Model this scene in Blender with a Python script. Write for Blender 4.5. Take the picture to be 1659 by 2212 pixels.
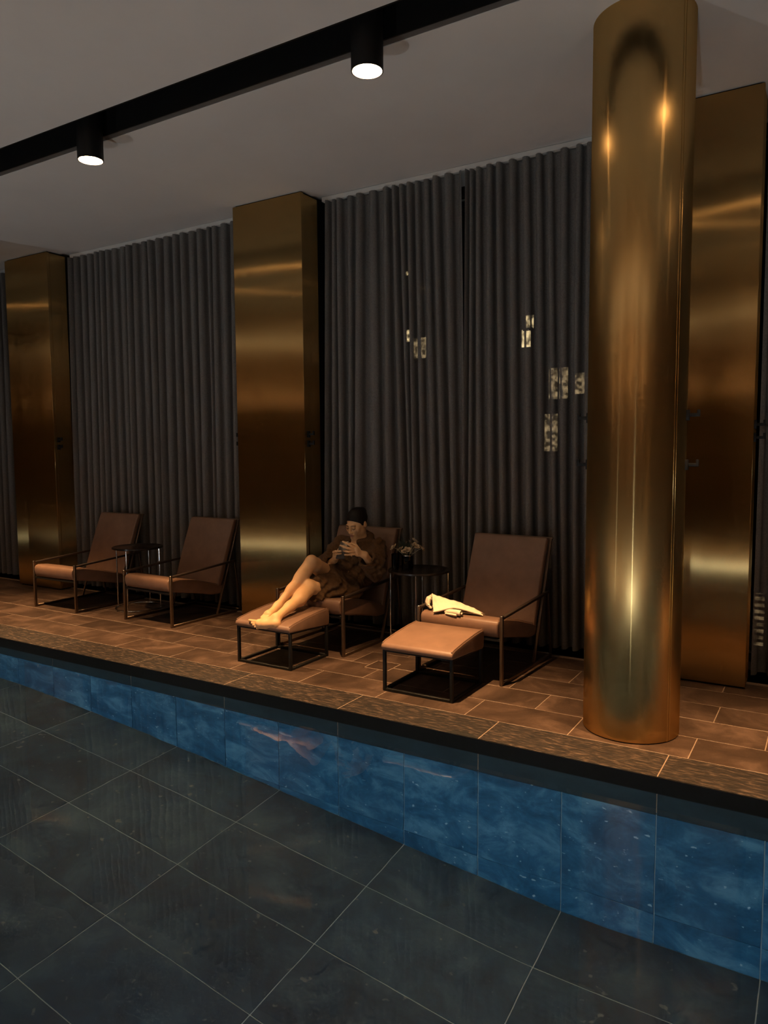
import bpy, bmesh, math, random
import numpy as np
from mathutils import Vector, Matrix

for o in list(bpy.data.objects):
    bpy.data.objects.remove(o, do_unlink=True)
scene = bpy.context.scene
COL = scene.collection
rnd = random.Random(7)
PI = math.pi

# ------------------------------------------------------------------ camera
YAW, PITCH, ROLL, FPX = -0.5472, -0.0826, -0.0074, 1600.42
f_ = Vector((math.sin(YAW) * math.cos(PITCH), math.cos(YAW) * math.cos(PITCH), math.sin(PITCH)))
r_ = Vector((math.cos(YAW), -math.sin(YAW), 0.0))
u_ = r_.cross(f_)
c_, s_ = math.cos(ROLL), math.sin(ROLL)
R_ = c_ * r_ + s_ * u_
U_ = -s_ * r_ + c_ * u_
cam_data = bpy.data.cameras.new('camera')
cam = bpy.data.objects.new('camera', cam_data)
COL.objects.link(cam)
cam.matrix_world = Matrix(((R_.x, U_.x, -f_.x, 0.0), (R_.y, U_.y, -f_.y, -3.4793),
                           (R_.z, U_.z, -f_.z, 1.51), (0, 0, 0, 1)))
cam_data.sensor_fit = 'HORIZONTAL'
cam_data.sensor_width = 36.0
cam_data.lens = 36.0 * FPX / 1659.0
cam_data.clip_start = 0.05
scene.camera = cam

# ------------------------------------------------------------------ world, exposure
world = bpy.data.worlds.new('night')
scene.world = world
world.use_nodes = True
world.node_tree.nodes['Background'].inputs[0].default_value = (0.05, 0.07, 0.12, 1)
world.node_tree.nodes['Background'].inputs[1].default_value = 0.03
vs = scene.view_settings
vs.view_transform = 'Standard'
vs.look = 'None'
vs.exposure = 0.0
vs.gamma = 1.0
vs.use_curve_mapping = False
scene.cycles.use_denoising = True
scene.cycles.sample_clamp_indirect = 6.0
scene.cycles.max_bounces = 6
scene.cycles.diffuse_bounces = 2
scene.cycles.glossy_bounces = 3
scene.cycles.transmission_bounces = 5
scene.cycles.transparent_max_bounces = 10
scene.cycles.use_adaptive_sampling = True
scene.cycles.adaptive_threshold = 0.06
scene.cycles.adaptive_min_samples = 16

# light levels of the room's fittings and of the added fill lamps
SPOT_POWER = 760.0
SPOT_SPILL = 13.0
NEAR_POWER = 340.0
NEAR_COLOR = (1.0, 0.78, 0.56)
SPOT_COLOR = (1.0, 0.57, 0.25)
LENS_EMIT = 40.0
POOL_POWER = 8.5
POOL_COLOR = (0.70, 0.92, 1.0)
FILL_UPLIGHT_POWER = 76.0
FILL_UPLIGHT_COLOR = (0.84, 0.95, 1.0)
FILL_SCONCE_POWER = 60.0
FILL_SCONCE_COLOR = (1.0, 0.90, 0.80)
SPOT_X = [-8.70, -6.55, -4.36, -2.15, 0.03, 2.18]
NEAR_SPOT_X = [-4.70, -2.48, -0.24, 1.96]
DECK_SPOT_Y, NEAR_SPOT_Y, SPOT_Z = -0.085, -3.90, 3.47
POOL_LAMP_X = [-7.2, -4.4, -1.6, 1.2, 4.0]
CEIL = 3.66
WATER_Z = -0.078
ORD = ['first', 'second', 'third', 'fourth', 'fifth', 'sixth', 'seventh', 'eighth']
NEAR_Y = -3.2
X0, X1 = -14.0, 6.0


# ------------------------------------------------------------------ helpers
def tag(o, label=None, cat=None, group=None, kind=None):
    if label: o['label'] = label
    if cat: o['category'] = cat
    if group: o['group'] = group
    if kind: o['kind'] = kind
    return o


def obj(name, me, parent=None, loc=None, rot=None):
    o = bpy.data.objects.new(name, me)
    COL.objects.link(o)
    if parent is not None: o.parent = parent
    if loc is not None: o.location = loc
    if rot is not None: o.rotation_euler = rot
    return o


def empty(name, loc=(0, 0, 0), rz=0.0, label=None, cat=None, group=None, kind=None):
    o = bpy.data.objects.new(name, None)
    o.empty_display_size = 0.1
    COL.objects.link(o)
    o.location = loc
    o.rotation_euler = (0, 0, rz)
    return tag(o, label, cat, group, kind)


def copy_tree(o, parent=None):
    c = o.copy()
    COL.objects.link(c)
    c.parent = parent
    for ch in list(o.children):
        copy_tree(ch, c)
    return c


class MB:
    """collects vertices and faces of one mesh"""
    def __init__(self):
        self.v, self.f = [], []

    def add(self, v, f):
        n = len(self.v)
        self.v += [tuple(p) for p in v]
        self.f += [tuple(i + n for i in q) for q in f]
        return self

    def box(self, x0, x1, y0, y1, z0, z1):
        v = [(x0, y0, z0), (x1, y0, z0), (x1, y1, z0), (x0, y1, z0), (x0, y0, z1), (x1, y0, z1), (x1, y1, z1), (x0, y1, z1)]
        return self.add(v, [(0, 3, 2, 1), (4, 5, 6, 7), (0, 1, 5, 4), (1, 2, 6, 5), (2, 3, 7, 6), (3, 0, 4, 7)])

    def bar(self, a, b, w, h, up=(0, 0, 1)):
        a, b = Vector(a), Vector(b)
        d = (b - a).normalized()
        s = d.cross(Vector(up))
        if s.length < 1e-4: s = d.cross(Vector((1, 0, 0)))
        s.normalize()
        t = s.cross(d).normalized()
        v = []
        for p in (a, b):
            for i, j in ((-1, -1), (1, -1), (1, 1), (-1, 1)):
                v.append(p + s * (i * w / 2) + t * (j * h / 2))
        return self.add(v, [(0, 1, 2, 3), (7, 6, 5, 4), (0, 4, 5, 1), (1, 5, 6, 2), (2, 6, 7, 3), (3, 7, 4, 0)])

    def tube(self, pts, r, n=10, caps=True):
        pts = [Vector(p) for p in pts]
        rs = r if isinstance(r, (list, tuple)) else [r] * len(pts)
        rings, prev = [], None
        for i, p in enumerate(pts):
            d = (pts[min(i + 1, len(pts) - 1)] - pts[max(i - 1, 0)]).normalized()
            if prev is None:
                s = d.cross(Vector((0, 0, 1)))
                if s.length < 1e-3: s = d.cross(Vector((1, 0, 0)))
            else:
                s = prev - d * prev.dot(d)
            s.normalize()
            prev = s
            t = d.cross(s)
            rings.append([p + (s * math.cos(2 * PI * k / n) + t * math.sin(2 * PI * k / n)) * rs[i] for k in range(n)])
        v = [q for ring in rings for q in ring]
        f = []
        for i in range(len(pts) - 1):
            for k in range(n):
                a, b = i * n + k, i * n + (k + 1) % n
                f.append((a, b, b + n, a + n))
        if caps:
            f.append(tuple(range(n - 1, -1, -1)))
            f.append(tuple((len(pts) - 1) * n + k for k in range(n)))
        return self.add(v, f)

    def lathe(self, prof, n=32, c=(0, 0, 0), caps=True):
        v = []
        for r, z in prof:
            for k in range(n):
                a = 2 * PI * k / n
                v.append((c[0] + r * math.cos(a), c[1] + r * math.sin(a), c[2] + z))
        f = []
        for i in range(len(prof) - 1):
            for k in range(n):
                a, b = i * n + k, i * n + (k + 1) % n
                f.append((a, b, b + n, a + n))
        if caps and prof[0][0] > 1e-6: f.append(tuple(range(n - 1, -1, -1)))
        if caps and prof[-1][0] > 1e-6: f.append(tuple((len(prof) - 1) * n + k for k in range(n)))
        return self.add(v, f)

    def mesh(self, name, mat, smooth=False, bevel=0.0, seg=2, angle=40):
        me = bpy.data.meshes.new(name)
        me.from_pydata(self.v, [], self.f)
        bm = bmesh.new()
        bm.from_mesh(me)
        bmesh.ops.remove_doubles(bm, verts=bm.verts, dist=1e-6)
        bmesh.ops.recalc_face_normals(bm, faces=bm.faces)
        if bevel > 0:
            ed = [e for e in bm.edges if len(e.link_faces) == 2 and e.calc_face_angle(0) > math.radians(35)]
            bmesh.ops.bevel(bm, geom=ed, offset=bevel, segments=seg, profile=0.5, affect='EDGES', clamp_overlap=True)
        bm.to_mesh(me)
        bm.free()
        if smooth or bevel > 0:
            for p in me.polygons: p.use_smooth = True
            me.set_sharp_from_angle(angle=math.radians(angle))
        if mat: me.materials.append(mat)
        return me

    def build(self, name, mat, parent=None, **kw):
        loc = kw.pop('loc', None)
        rot = kw.pop('rot', None)
        return obj(name, self.mesh(name, mat, **kw), parent, loc, rot)


# ------------------------------------------------------------------ materials
def nt(name):
    m = bpy.data.materials.new(name)
    m.use_nodes = True
    t = m.node_tree
    t.nodes.clear()
    out = t.nodes.new('ShaderNodeOutputMaterial')
    return m, t, out


def N(t, kind, **kw):
    n = t.nodes.new(kind)
    for k, v in kw.items():
        if k in n.inputs.keys(): n.inputs[k].default_value = v
        else: setattr(n, k, v)
    return n


def noise_ramp(t, scale, stops, detail=6.0, rough=0.6, coord='Object', stretch=None, distort=0.0):
    tc = N(t, 'ShaderNodeTexCoord')
    src = tc.outputs[coord]
    if coord == 'World':
        pass
    if stretch:
        mp = N(t, 'ShaderNodeMapping')
        mp.inputs['Scale'].default_value = stretch
        t.links.new(src, mp.inputs['Vector'])
        src = mp.outputs[0]
    nz = N(t, 'ShaderNodeTexNoise')
    nz.inputs['Scale'].default_value = scale
    nz.inputs['Detail'].default_value = detail
    nz.inputs['Roughness'].default_value = rough
    nz.inputs['Distortion'].default_value = distort
    t.links.new(src, nz.inputs['Vector'])
    rp = N(t, 'ShaderNodeValToRGB')
    el = rp.color_ramp.elements
    el[0].position, el[0].color = stops[0][0], (*stops[0][1], 1)
    el[1].position, el[1].color = stops[-1][0], (*stops[-1][1], 1)
    for p, c in stops[1:-1]:
        e = el.new(p)
        e.color = (*c, 1)
    t.links.new(nz.outputs['Fac'], rp.inputs['Fac'])
    return rp.outputs['Color'], nz.outputs['Fac']


def world_pos(t):
    return N(t, 'ShaderNodeNewGeometry').outputs['Position']


def simple(name, color, rough=0.6, metal=0.0, spec=0.5, nscale=None, namp=0.25, bump=0.0, bscale=200.0, sheen=0.0, stretch=None, world=True):
    m, t, out = nt(name)
    b = N(t, 'ShaderNodeBsdfPrincipled')
    b.inputs['Base Color'].default_value = (*color, 1)
    b.inputs['Roughness'].default_value = rough
    b.inputs['Metallic'].default_value = metal
    b.inputs['Specular IOR Level'].default_value = spec
    if sheen: b.inputs['Sheen Weight'].default_value = sheen
    t.links.new(b.outputs[0], out.inputs['Surface'])
    src = world_pos(t) if world else N(t, 'ShaderNodeTexCoord').outputs['Object']
    if stretch:
        mp = N(t, 'ShaderNodeMapping')
        mp.inputs['Scale'].default_value = stretch
        t.links.new(src, mp.inputs['Vector'])
        src = mp.outputs[0]
    if nscale:
        nz = N(t, 'ShaderNodeTexNoise')
        nz.inputs['Scale'].default_value = nscale
        nz.inputs['Detail'].default_value = 6.0
        nz.inputs['Roughness'].default_value = 0.6
        t.links.new(src, nz.inputs['Vector'])
        rp = N(t, 'ShaderNodeValToRGB')
        lo = tuple(c * (1 - namp) for c in color)
        hi = tuple(min(1, c * (1 + namp)) for c in color)
        rp.color_ramp.elements[0].position, rp.color_ramp.elements[0].color = 0.3, (*lo, 1)
        rp.color_ramp.elements[1].position, rp.color_ramp.elements[1].color = 0.7, (*hi, 1)
        t.links.new(nz.outputs['Fac'], rp.inputs['Fac'])
        t.links.new(rp.outputs[0], b.inputs['Base Color'])
    if bump:
        n2 = N(t, 'ShaderNodeTexNoise')
        n2.inputs['Scale'].default_value = bscale
        n2.inputs['Detail'].default_value = 4.0
        t.links.new(src, n2.inputs['Vector'])
        bp = N(t, 'ShaderNodeBump')
        bp.inputs['Strength'].default_value = bump
        bp.inputs['Distance'].default_value = 0.004
        t.links.new(n2.outputs['Fac'], bp.inputs['Height'])
        t.links.new(bp.outputs[0], b.inputs['Normal'])
    return m


def emission(name, color, strength):
    m, t, out = nt(name)
    e = N(t, 'ShaderNodeEmission')
    e.inputs[0].default_value = (*color, 1)
    e.inputs[1].default_value = strength
    t.links.new(e.outputs[0], out.inputs['Surface'])
    return m


def brass(name, radial, rough=0.27, tone=1.0):
    m, t, out = nt(name)
    if radial:
        tg = N(t, 'ShaderNodeTangent')
        tg.direction_type = 'RADIAL'
        tg.axis = 'Z'
        tan = tg.outputs[0]
    else:
        cx = N(t, 'ShaderNodeCombineXYZ')
        cx.inputs[0].default_value, cx.inputs[1].default_value = 0.8, 0.6
        tan = cx.outputs[0]
    # fine vertical brushing
    pos = world_pos(t)
    mp = N(t, 'ShaderNodeMapping')
    mp.inputs['Scale'].default_value = (900, 900, 6) if not radial else (700, 700, 8)
    t.links.new(pos, mp.inputs['Vector'])
    nz = N(t, 'ShaderNodeTexNoise')
    nz.inputs['Scale'].default_value = 1.0
    nz.inputs['Detail'].default_value = 3.0
    t.links.new(mp.outputs[0], nz.inputs['Vector'])
    rp = N(t, 'ShaderNodeMapRange')
    rp.inputs['To Min'].default_value = rough * 0.97
    rp.inputs['To Max'].default_value = rough * 1.03
    t.links.new(nz.outputs['Fac'], rp.inputs['Value'])
    big = N(t, 'ShaderNodeTexNoise')
    big.inputs['Scale'].default_value = 1.3
    t.links.new(pos, big.inputs['Vector'])
    cr = N(t, 'ShaderNodeValToRGB')
    cr.color_ramp.elements[0].position, cr.color_ramp.elements[0].color = 0.3, (0.64 * tone, 0.42 * tone, 0.165 * tone, 1)
    cr.color_ramp.elements[1].position, cr.color_ramp.elements[1].color = 0.7, (0.70 * tone, 0.465 * tone, 0.19 * tone, 1)
    t.links.new(big.outputs['Fac'], cr.inputs['Fac'])
    a = N(t, 'ShaderNodeBsdfAnisotropic')
    a.inputs['Anisotropy'].default_value = 0.5 if radial else 0.85
    b = N(t, 'ShaderNodeBsdfAnisotropic')
    b.inputs['Anisotropy'].default_value = 0.7
    a.inputs['Rotation'].default_value = 0.25
    b.inputs['Roughness'].default_value = 0.16
    for g in (a, b):
        t.links.new(tan, g.inputs['Tangent'])
        t.links.new(cr.outputs[0], g.inputs['Color'])
    t.links.new(rp.outputs[0], a.inputs['Roughness'])
    mx = N(t, 'ShaderNodeMixShader')
    mx.inputs[0].default_value = 0.15 if radial else 0.06
    t.links.new(a.outputs[0], mx.inputs[1])
    t.links.new(b.outputs[0], mx.inputs[2])
    t.links.new(mx.outputs[0], out.inputs['Surface'])
    return m


def stone(name, stops, scale, rough, bump, bscale, spec=0.4, coord=None, stretch=None, spots=None, spot_color=None, tint=0.12):
    """tile stone: cloudy colour, per-tile shift by Object Info, fine relief, optional light specks"""
    m, t, out = nt(name)
    b = N(t, 'ShaderNodeBsdfPrincipled')
    b.inputs['Roughness'].default_value = rough
    b.inputs['Specular IOR Level'].default_value = spec
    pos = world_pos(t)
    oi = N(t, 'ShaderNodeObjectInfo')
    off = N(t, 'ShaderNodeVectorMath', operation='SCALE')
    cmb = N(t, 'ShaderNodeCombineXYZ')
    t.links.new(oi.outputs['Random'], cmb.inputs[0])
    t.links.new(oi.outputs['Random'], cmb.inputs[1])
    t.links.new(cmb.outputs[0], off.inputs[0])
    off.inputs['Scale'].default_value = 37.0
    ad = N(t, 'ShaderNodeVectorMath', operation='ADD')
    t.links.new(pos, ad.inputs[0])
    t.links.new(off.outputs[0], ad.inputs[1])
    vec = ad.outputs[0]
    if stretch:
        mp = N(t, 'ShaderNodeMapping')
        mp.inputs['Scale'].default_value = stretch
        t.links.new(vec, mp.inputs['Vector'])
        vec = mp.outputs[0]
    nz = N(t, 'ShaderNodeTexNoise')
    nz.inputs['Scale'].default_value = scale
    nz.inputs['Detail'].default_value = 9.0
    nz.inputs['Roughness'].default_value = 0.68
    nz.inputs['Distortion'].default_value = 0.6
    t.links.new(vec, nz.inputs['Vector'])
    rp = N(t, 'ShaderNodeValToRGB')
    el = rp.color_ramp.elements
    el[0].position, el[0].color = stops[0][0], (*stops[0][1], 1)
    el[1].position, el[1].color = stops[-1][0], (*stops[-1][1], 1)
    for p, c in stops[1:-1]:
        e = el.new(p)
        e.color = (*c, 1)
    t.links.new(nz.outputs['Fac'], rp.inputs['Fac'])
    hv = N(t, 'ShaderNodeHueSaturation')
    mr = N(t, 'ShaderNodeMapRange')
    mr.inputs['To Min'].default_value = 1 - tint
    mr.inputs['To Max'].default_value = 1 + tint
    t.links.new(oi.outputs['Random'], mr.inputs['Value'])
    t.links.new(mr.outputs[0], hv.inputs['Value'])
    t.links.new(rp.outputs[0], hv.inputs['Color'])
    col = hv.outputs[0]
    if spots:      # wear specks / chips in the glaze
        n3 = N(t, 'ShaderNodeTexNoise')
        n3.inputs['Scale'].default_value = spots
        n3.inputs['Detail'].default_value = 2.0
        n3.inputs['Roughness'].default_value = 0.4
        t.links.new(vec, n3.inputs['Vector'])
        r3 = N(t, 'ShaderNodeValToRGB')
        r3.color_ramp.elements[0].position, r3.color_ramp.elements[0].color = 0.70, (0, 0, 0, 1)
        r3.color_ramp.elements[1].position, r3.color_ramp.elements[1].color = 0.76, (1, 1, 1, 1)
        t.links.new(n3.outputs['Fac'], r3.inputs['Fac'])
        mx = N(t, 'ShaderNodeMix', data_type='RGBA')
        t.links.new(r3.outputs[0], mx.inputs[0])
        t.links.new(col, mx.inputs[6])
        mx.inputs[7].default_value = (*spot_color, 1)
        col = mx.outputs[2]
    t.links.new(col, b.inputs['Base Color'])
    n2 = N(t, 'ShaderNodeTexNoise')
    n2.inputs['Scale'].default_value = bscale
    n2.inputs['Detail'].default_value = 5.0
    t.links.new(vec, n2.inputs['Vector'])
    bp = N(t, 'ShaderNodeBump')
    bp.inputs['Strength'].default_value = bump
    bp.inputs['Distance'].default_value = 0.006
    t.links.new(n2.outputs['Fac'], bp.inputs['Height'])
    t.links.new(bp.outputs[0], b.inputs['Normal'])
    t.links.new(b.outputs[0], out.inputs['Surface'])
    return m, t, b, col


M = {}
M['ceiling'] = simple('ceiling_paint', (0.60, 0.58, 0.56), 0.9, spec=0.1, nscale=1.2, namp=0.04)
M['wall'] = simple('wall_plaster', (0.30, 0.195, 0.12), 0.8, nscale=2.0, namp=0.1)
M['black'] = simple('black_metal', (0.006, 0.006, 0.006), 0.55, spec=0.25, nscale=30, namp=0.2)
M['lip'] = simple('grey_metal', (0.10, 0.095, 0.09), 0.5, nscale=20, namp=0.1)
M['brass'] = brass('brushed_brass', False, 0.27, 0.76)
M['brass_round'] = brass('brushed_brass_round', True, 0.28, 0.84)
M['deck'] = stone('deck_tile', [(0.34, (0.026, 0.015, 0.010)), (0.5, (0.052, 0.031, 0.021)), (0.66, (0.105, 0.065, 0.046))], 2.6, 0.48, 0.25, 60, spec=0.35)[0]
M['grout'] = simple('deck_grout', (0.22, 0.155, 0.11), 0.8, nscale=40, namp=0.15)
M['pool_wall'] = stone('pool_wall_tile', [(0.36, (0.009, 0.066, 0.140)), (0.5, (0.022, 0.112, 0.222)), (0.64, (0.085, 0.230, 0.360))], 3.6, 0.55, 0.2, 40, spots=30, spot_color=(0.30, 0.42, 0.52), tint=0.08)[0]
M['pool_floor'] = stone('pool_floor_tile', [(0.34, (0.006, 0.022, 0.044)), (0.5, (0.011, 0.038, 0.070)), (0.68, (0.040, 0.080, 0.110))], 3.0, 0.6, 0.2, 40, spots=22, spot_color=(0.11, 0.13, 0.14), tint=0.10)[0]
M['pool_grout'] = simple('pool_grout', (0.34, 0.42, 0.48), 0.8, nscale=40, namp=0.1)
M['pale_stone'] = simple('pale_stone', (0.36, 0.33, 0.29), 0.5, nscale=3.0, namp=0.12, bump=0.15, bscale=60)
M['band_tile'] = simple('dark_band_tile', (0.010, 0.024, 0.034), 0.5, nscale=5.0, namp=0.35)
M['leather'] = simple('tan_leather', (0.185, 0.106, 0.070), 0.45, spec=0.4, nscale=9, namp=0.14, bump=0.12, bscale=260, world=False)
M['chair_frame'] = simple('bronze_metal', (0.17, 0.12, 0.085), 0.32, metal=0.85, nscale=25, namp=0.1)
M['arm'] = simple('arm_leather', (0.030, 0.018, 0.012), 0.5, nscale=25, namp=0.2, bump=0.1, bscale=300)
M['chrome'] = simple('chrome', (0.62, 0.60, 0.56), 0.18, metal=1.0, nscale=20, namp=0.05)
M['tabletop'] = simple('dark_lacquer', (0.012, 0.009, 0.008), 0.25, spec=0.5, nscale=18, namp=0.2)
M['robe'] = simple('brown_terry', (0.115, 0.062, 0.028), 0.95, spec=0.05, nscale=60, namp=0.25, bump=0.8, bscale=420, sheen=0.06)
M['skin'] = simple('skin', (0.74, 0.435, 0.215), 0.5, spec=0.35, nscale=20, namp=0.06)
M['lips'] = simple('lips', (0.38, 0.13, 0.10), 0.42, nscale=60, namp=0.08)
M['hair'] = simple('dark_hair', (0.006, 0.0035, 0.0025), 0.5, spec=0.25, nscale=90, namp=0.35, bump=0.5, bscale=500, stretch=(1, 0.15, 0.4))
M['nail'] = simple('nail', (0.72, 0.46, 0.36), 0.3, nscale=50, namp=0.04)
M['towel'] = simple('cream_towel', (0.78, 0.66, 0.48), 0.95, spec=0.05, nscale=30, namp=0.05, bump=0.35, bscale=600)
M['phone_body'] = simple('phone_back', (0.035, 0.028, 0.026), 0.3, spec=0.5, nscale=20, namp=0.1)
M['phone_edge'] = simple('phone_edge', (0.75, 0.72, 0.68), 0.25, metal=1.0, nscale=20, namp=0.05)
M['petal'] = simple('cream_petal', (0.55, 0.42, 0.27), 0.7, nscale=60, namp=0.2, world=False)
M['leaf'] = simple('dark_leaf', (0.020, 0.026, 0.014), 0.35, nscale=40, namp=0.3)
M['stem'] = simple('pale_stem', (0.42, 0.38, 0.24), 0.6, nscale=40, namp=0.2)
M['track'] = simple('track_white', (0.62, 0.60, 0.57), 0.6, nscale=10, namp=0.05)
M['night'] = simple('dark_facade', (0.012, 0.011, 0.011), 0.9, nscale=0.7, namp=0.3)
M['lamp_trim'] = simple('lamp_trim', (0.45, 0.40, 0.34), 0.3, metal=0.6, nscale=20, namp=0.05)

# coping: dark flamed granite with two wet patches at the edge
m_, t_, b_, col_ = stone('coping_granite', [(0.38, (0.005, 0.0035, 0.003)), (0.52, (0.016, 0.010, 0.007)), (0.64, (0.080, 0.052, 0.036))], 34, 0.62, 1.0, 45, spec=0.35, stretch=(0.45, 1.6, 1.0), tint=0.06)
pos_ = world_pos(t_)
wn = N(t_, 'ShaderNodeTexNoise')
wn.inputs['Scale'].default_value = 22.0
t_.links.new(pos_, wn.inputs['Vector'])
prev = col_
for wx, wy, wr in ((-2.985, 0.005, 0.085), (-1.655, 0.005, 0.070)):
    sb = N(t_, 'ShaderNodeVectorMath', operation='SUBTRACT')
    sb.inputs[1].default_value = (wx, wy, 0)
    t_.links.new(pos_, sb.inputs[0])
    sc = N(t_, 'ShaderNodeVectorMath', operation='MULTIPLY')
    sc.inputs[1].default_value = (0.75, 1.25, 1)
    t_.links.new(sb.outputs[0], sc.inputs[0])
    ln = N(t_, 'ShaderNodeVectorMath', operation='LENGTH')
    t_.links.new(sc.outputs[0], ln.inputs[0])
    a1 = N(t_, 'ShaderNodeMath', operation='MULTIPLY_ADD')
    a1.inputs[1].default_value, a1.inputs[2].default_value = 0.10, -0.05
    t_.links.new(wn.outputs['Fac'], a1.inputs[0])
    a2 = N(t_, 'ShaderNodeMath', operation='ADD')
    t_.links.new(ln.outputs['Value'], a2.inputs[0])
    t_.links.new(a1.outputs[0], a2.inputs[1])
    a3 = N(t_, 'ShaderNodeMapRange')
    a3.inputs['From Min'].default_value, a3.inputs['From Max'].default_value = wr * 0.9, wr
    a3.inputs['To Min'].default_value, a3.inputs['To Max'].default_value = 1.0, 0.0
    t_.links.new(a2.outputs[0], a3.inputs['Value'])
    mx = N(t_, 'ShaderNodeMix', data_type='RGBA')
    t_.links.new(a3.outputs[0], mx.inputs[0])
    t_.links.new(prev, mx.inputs[6])
    mx.inputs[7].default_value = (0.006, 0.005, 0.004, 1)
    prev = mx.outputs[2]
t_.links.new(prev, b_.inputs['Base Color'])
M['coping'] = m_

# curtain cloth: loosely woven, lets a little of what is behind through
m_, t_, o_ = nt('curtain_cloth')
tc = N(t_, 'ShaderNodeTexCoord')
mp = N(t_, 'ShaderNodeMapping')
mp.inputs['Scale'].default_value = (260, 260, 90)
t_.links.new(tc.outputs['Object'], mp.inputs['Vector'])
nz = N(t_, 'ShaderNodeTexNoise')
nz.inputs['Scale'].default_value = 1.0
t_.links.new(mp.outputs[0], nz.inputs['Vector'])
rp = N(t_, 'ShaderNodeValToRGB')
rp.color_ramp.elements[0].position, rp.color_ramp.elements[0].color = 0.3, (0.170, 0.158, 0.147, 1)
rp.color_ramp.elements[1].position, rp.color_ramp.elements[1].color = 0.7, (0.265, 0.247, 0.230, 1)
t_.links.new(nz.outputs['Fac'], rp.inputs['Fac'])
df = N(t_, 'ShaderNodeBsdfDiffuse')
tl = N(t_, 'ShaderNodeBsdfTranslucent')
tp = N(t_, 'ShaderNodeBsdfTransparent')
t_.links.new(rp.outputs[0], df.inputs[0])
t_.links.new(rp.outputs[0], tl.inputs[0])
m1 = N(t_, 'ShaderNodeMixShader')
m1.inputs[0].default_value = 0.18
t_.links.new(df.outputs[0], m1.inputs[1])
t_.links.new(tl.outputs[0], m1.inputs[2])
m2 = N(t_, 'ShaderNodeMixShader')
m2.inputs[0].default_value = 0.16
t_.links.new(m1.outputs[0], m2.inputs[1])
t_.links.new(tp.outputs[0], m2.inputs[2])
t_.links.new(m2.outputs[0], o_.inputs['Surface'])
M['curtain'] = m_

# water: clear refracting surface, almost still
m_, t_, o_ = nt('water')
g_ = N(t_, 'ShaderNodeBsdfGlass')
g_.inputs['IOR'].default_value = 1.333
g_.inputs['Roughness'].default_value = 0.0
g_.inputs['Color'].default_value = (0.93, 0.98, 1.0, 1)
nz = N(t_, 'ShaderNodeTexNoise')
nz.inputs['Scale'].default_value = 3.0
nz.inputs['Detail'].default_value = 1.5
t_.links.new(world_pos(t_), nz.inputs['Vector'])
bp = N(t_, 'ShaderNodeBump')
bp.inputs['Strength'].default_value = 0.035
bp.inputs['Distance'].default_value = 0.05
t_.links.new(nz.outputs['Fac'], bp.inputs['Height'])
t_.links.new(bp.outputs[0], g_.inputs['Normal'])
t_.links.new(g_.outputs[0], o_.inputs['Surface'])
M['water'] = m_

# thin clear glass (window panes, vase)
def thin_glass(name, tintc, refl):
    m, t, o = nt(name)
    tp = N(t, 'ShaderNodeBsdfTransparent')
    tp.inputs[0].default_value = (*tintc, 1)
    gl = N(t, 'ShaderNodeBsdfGlossy')
    gl.inputs['Roughness'].default_value = 0.03
    fr = N(t, 'ShaderNodeFresnel')
    fr.inputs[0].default_value = refl
    mx = N(t, 'ShaderNodeMixShader')
    t.links.new(fr.outputs[0], mx.inputs[0])
    t.links.new(tp.outputs[0], mx.inputs[1])
    t.links.new(gl.outputs[0], mx.inputs[2])
    t.links.new(mx.outputs[0], o.inputs['Surface'])
    return m


M['glass'] = thin_glass('window_glass', (0.9, 0.93, 0.92), 1.45)
M['vase_glass'] = thin_glass('smoked_glass', (0.10, 0.08, 0.07), 1.6)
M['lens'] = emission('spot_lens', (1.0, 0.66, 0.38), LENS_EMIT)
def lit_pane(name, color, strength, scale):
    m, t, out = nt(name)
    e = N(t, 'ShaderNodeEmission')
    nz = N(t, 'ShaderNodeTexNoise')
    nz.inputs['Scale'].default_value = scale
    nz.inputs['Detail'].default_value = 4.0
    t.links.new(world_pos(t), nz.inputs['Vector'])
    mr = N(t, 'ShaderNodeMapRange')
    mr.inputs['From Min'].default_value, mr.inputs['From Max'].default_value = 0.42, 0.68
    mr.inputs['To Min'].default_value, mr.inputs['To Max'].default_value = strength * 0.06, strength
    t.links.new(nz.outputs['Fac'], mr.inputs['Value'])
    e.inputs[0].default_value = (*color, 1)
    t.links.new(mr.outputs[0], e.inputs[1])
    t.links.new(e.outputs[0], out.inputs['Surface'])
    return m


M['win_warm'] = lit_pane('lit_pane', (1.0, 0.70, 0.36), 9.0, 9.0)
M['win_dim'] = lit_pane('lit_pane_dim', (1.0, 0.66, 0.34), 2.2, 11.0)
M['pool_lens'] = emission('pool_lens', POOL_COLOR, 60.0)
M['lantern_glow'] = lit_pane('lantern_glow', (1.0, 0.62, 0.30), 0.9, 14.0)  # glow that stands in for a reflection in the window glass
for k_ in ('win_warm', 'win_dim', 'pool_lens', 'lantern_glow'):
    M[k_].cycles.emission_sampling = 'NONE'      # too small to light the room

# ------------------------------------------------------------------ setting: deck
STRUCT = dict(kind='structure')
GAP = 0.005
deck = MB().box(X0, X1, 0.002, 2.6, -0.30, -0.0010).build('floor', M['grout'])
tag(deck, 'brown stone tiled pool deck with pale joints', kind='structure')
tile_cache = {}


def tile(parent, mat, x0, x1, y0, y1, z0, z1, name='tile'):
    """one tile, a bevelled slab; alike tiles share their mesh"""
    k = (round(x1 - x0, 3), round(y1 - y0, 3), round(z1 - z0, 3), mat.name)
    if k not in tile_cache:
        w, d, h = (x1 - x0) / 2, (y1 - y0) / 2, (z1 - z0) / 2
        tile_cache[k] = MB().box(-w, w, -d, d, -h, h).mesh(name, mat, bevel=0.0012, seg=1)
    return obj(name, tile_cache[k], parent, ((x0 + x1) / 2, (y0 + y1) / 2, (z0 + z1) / 2))


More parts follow.
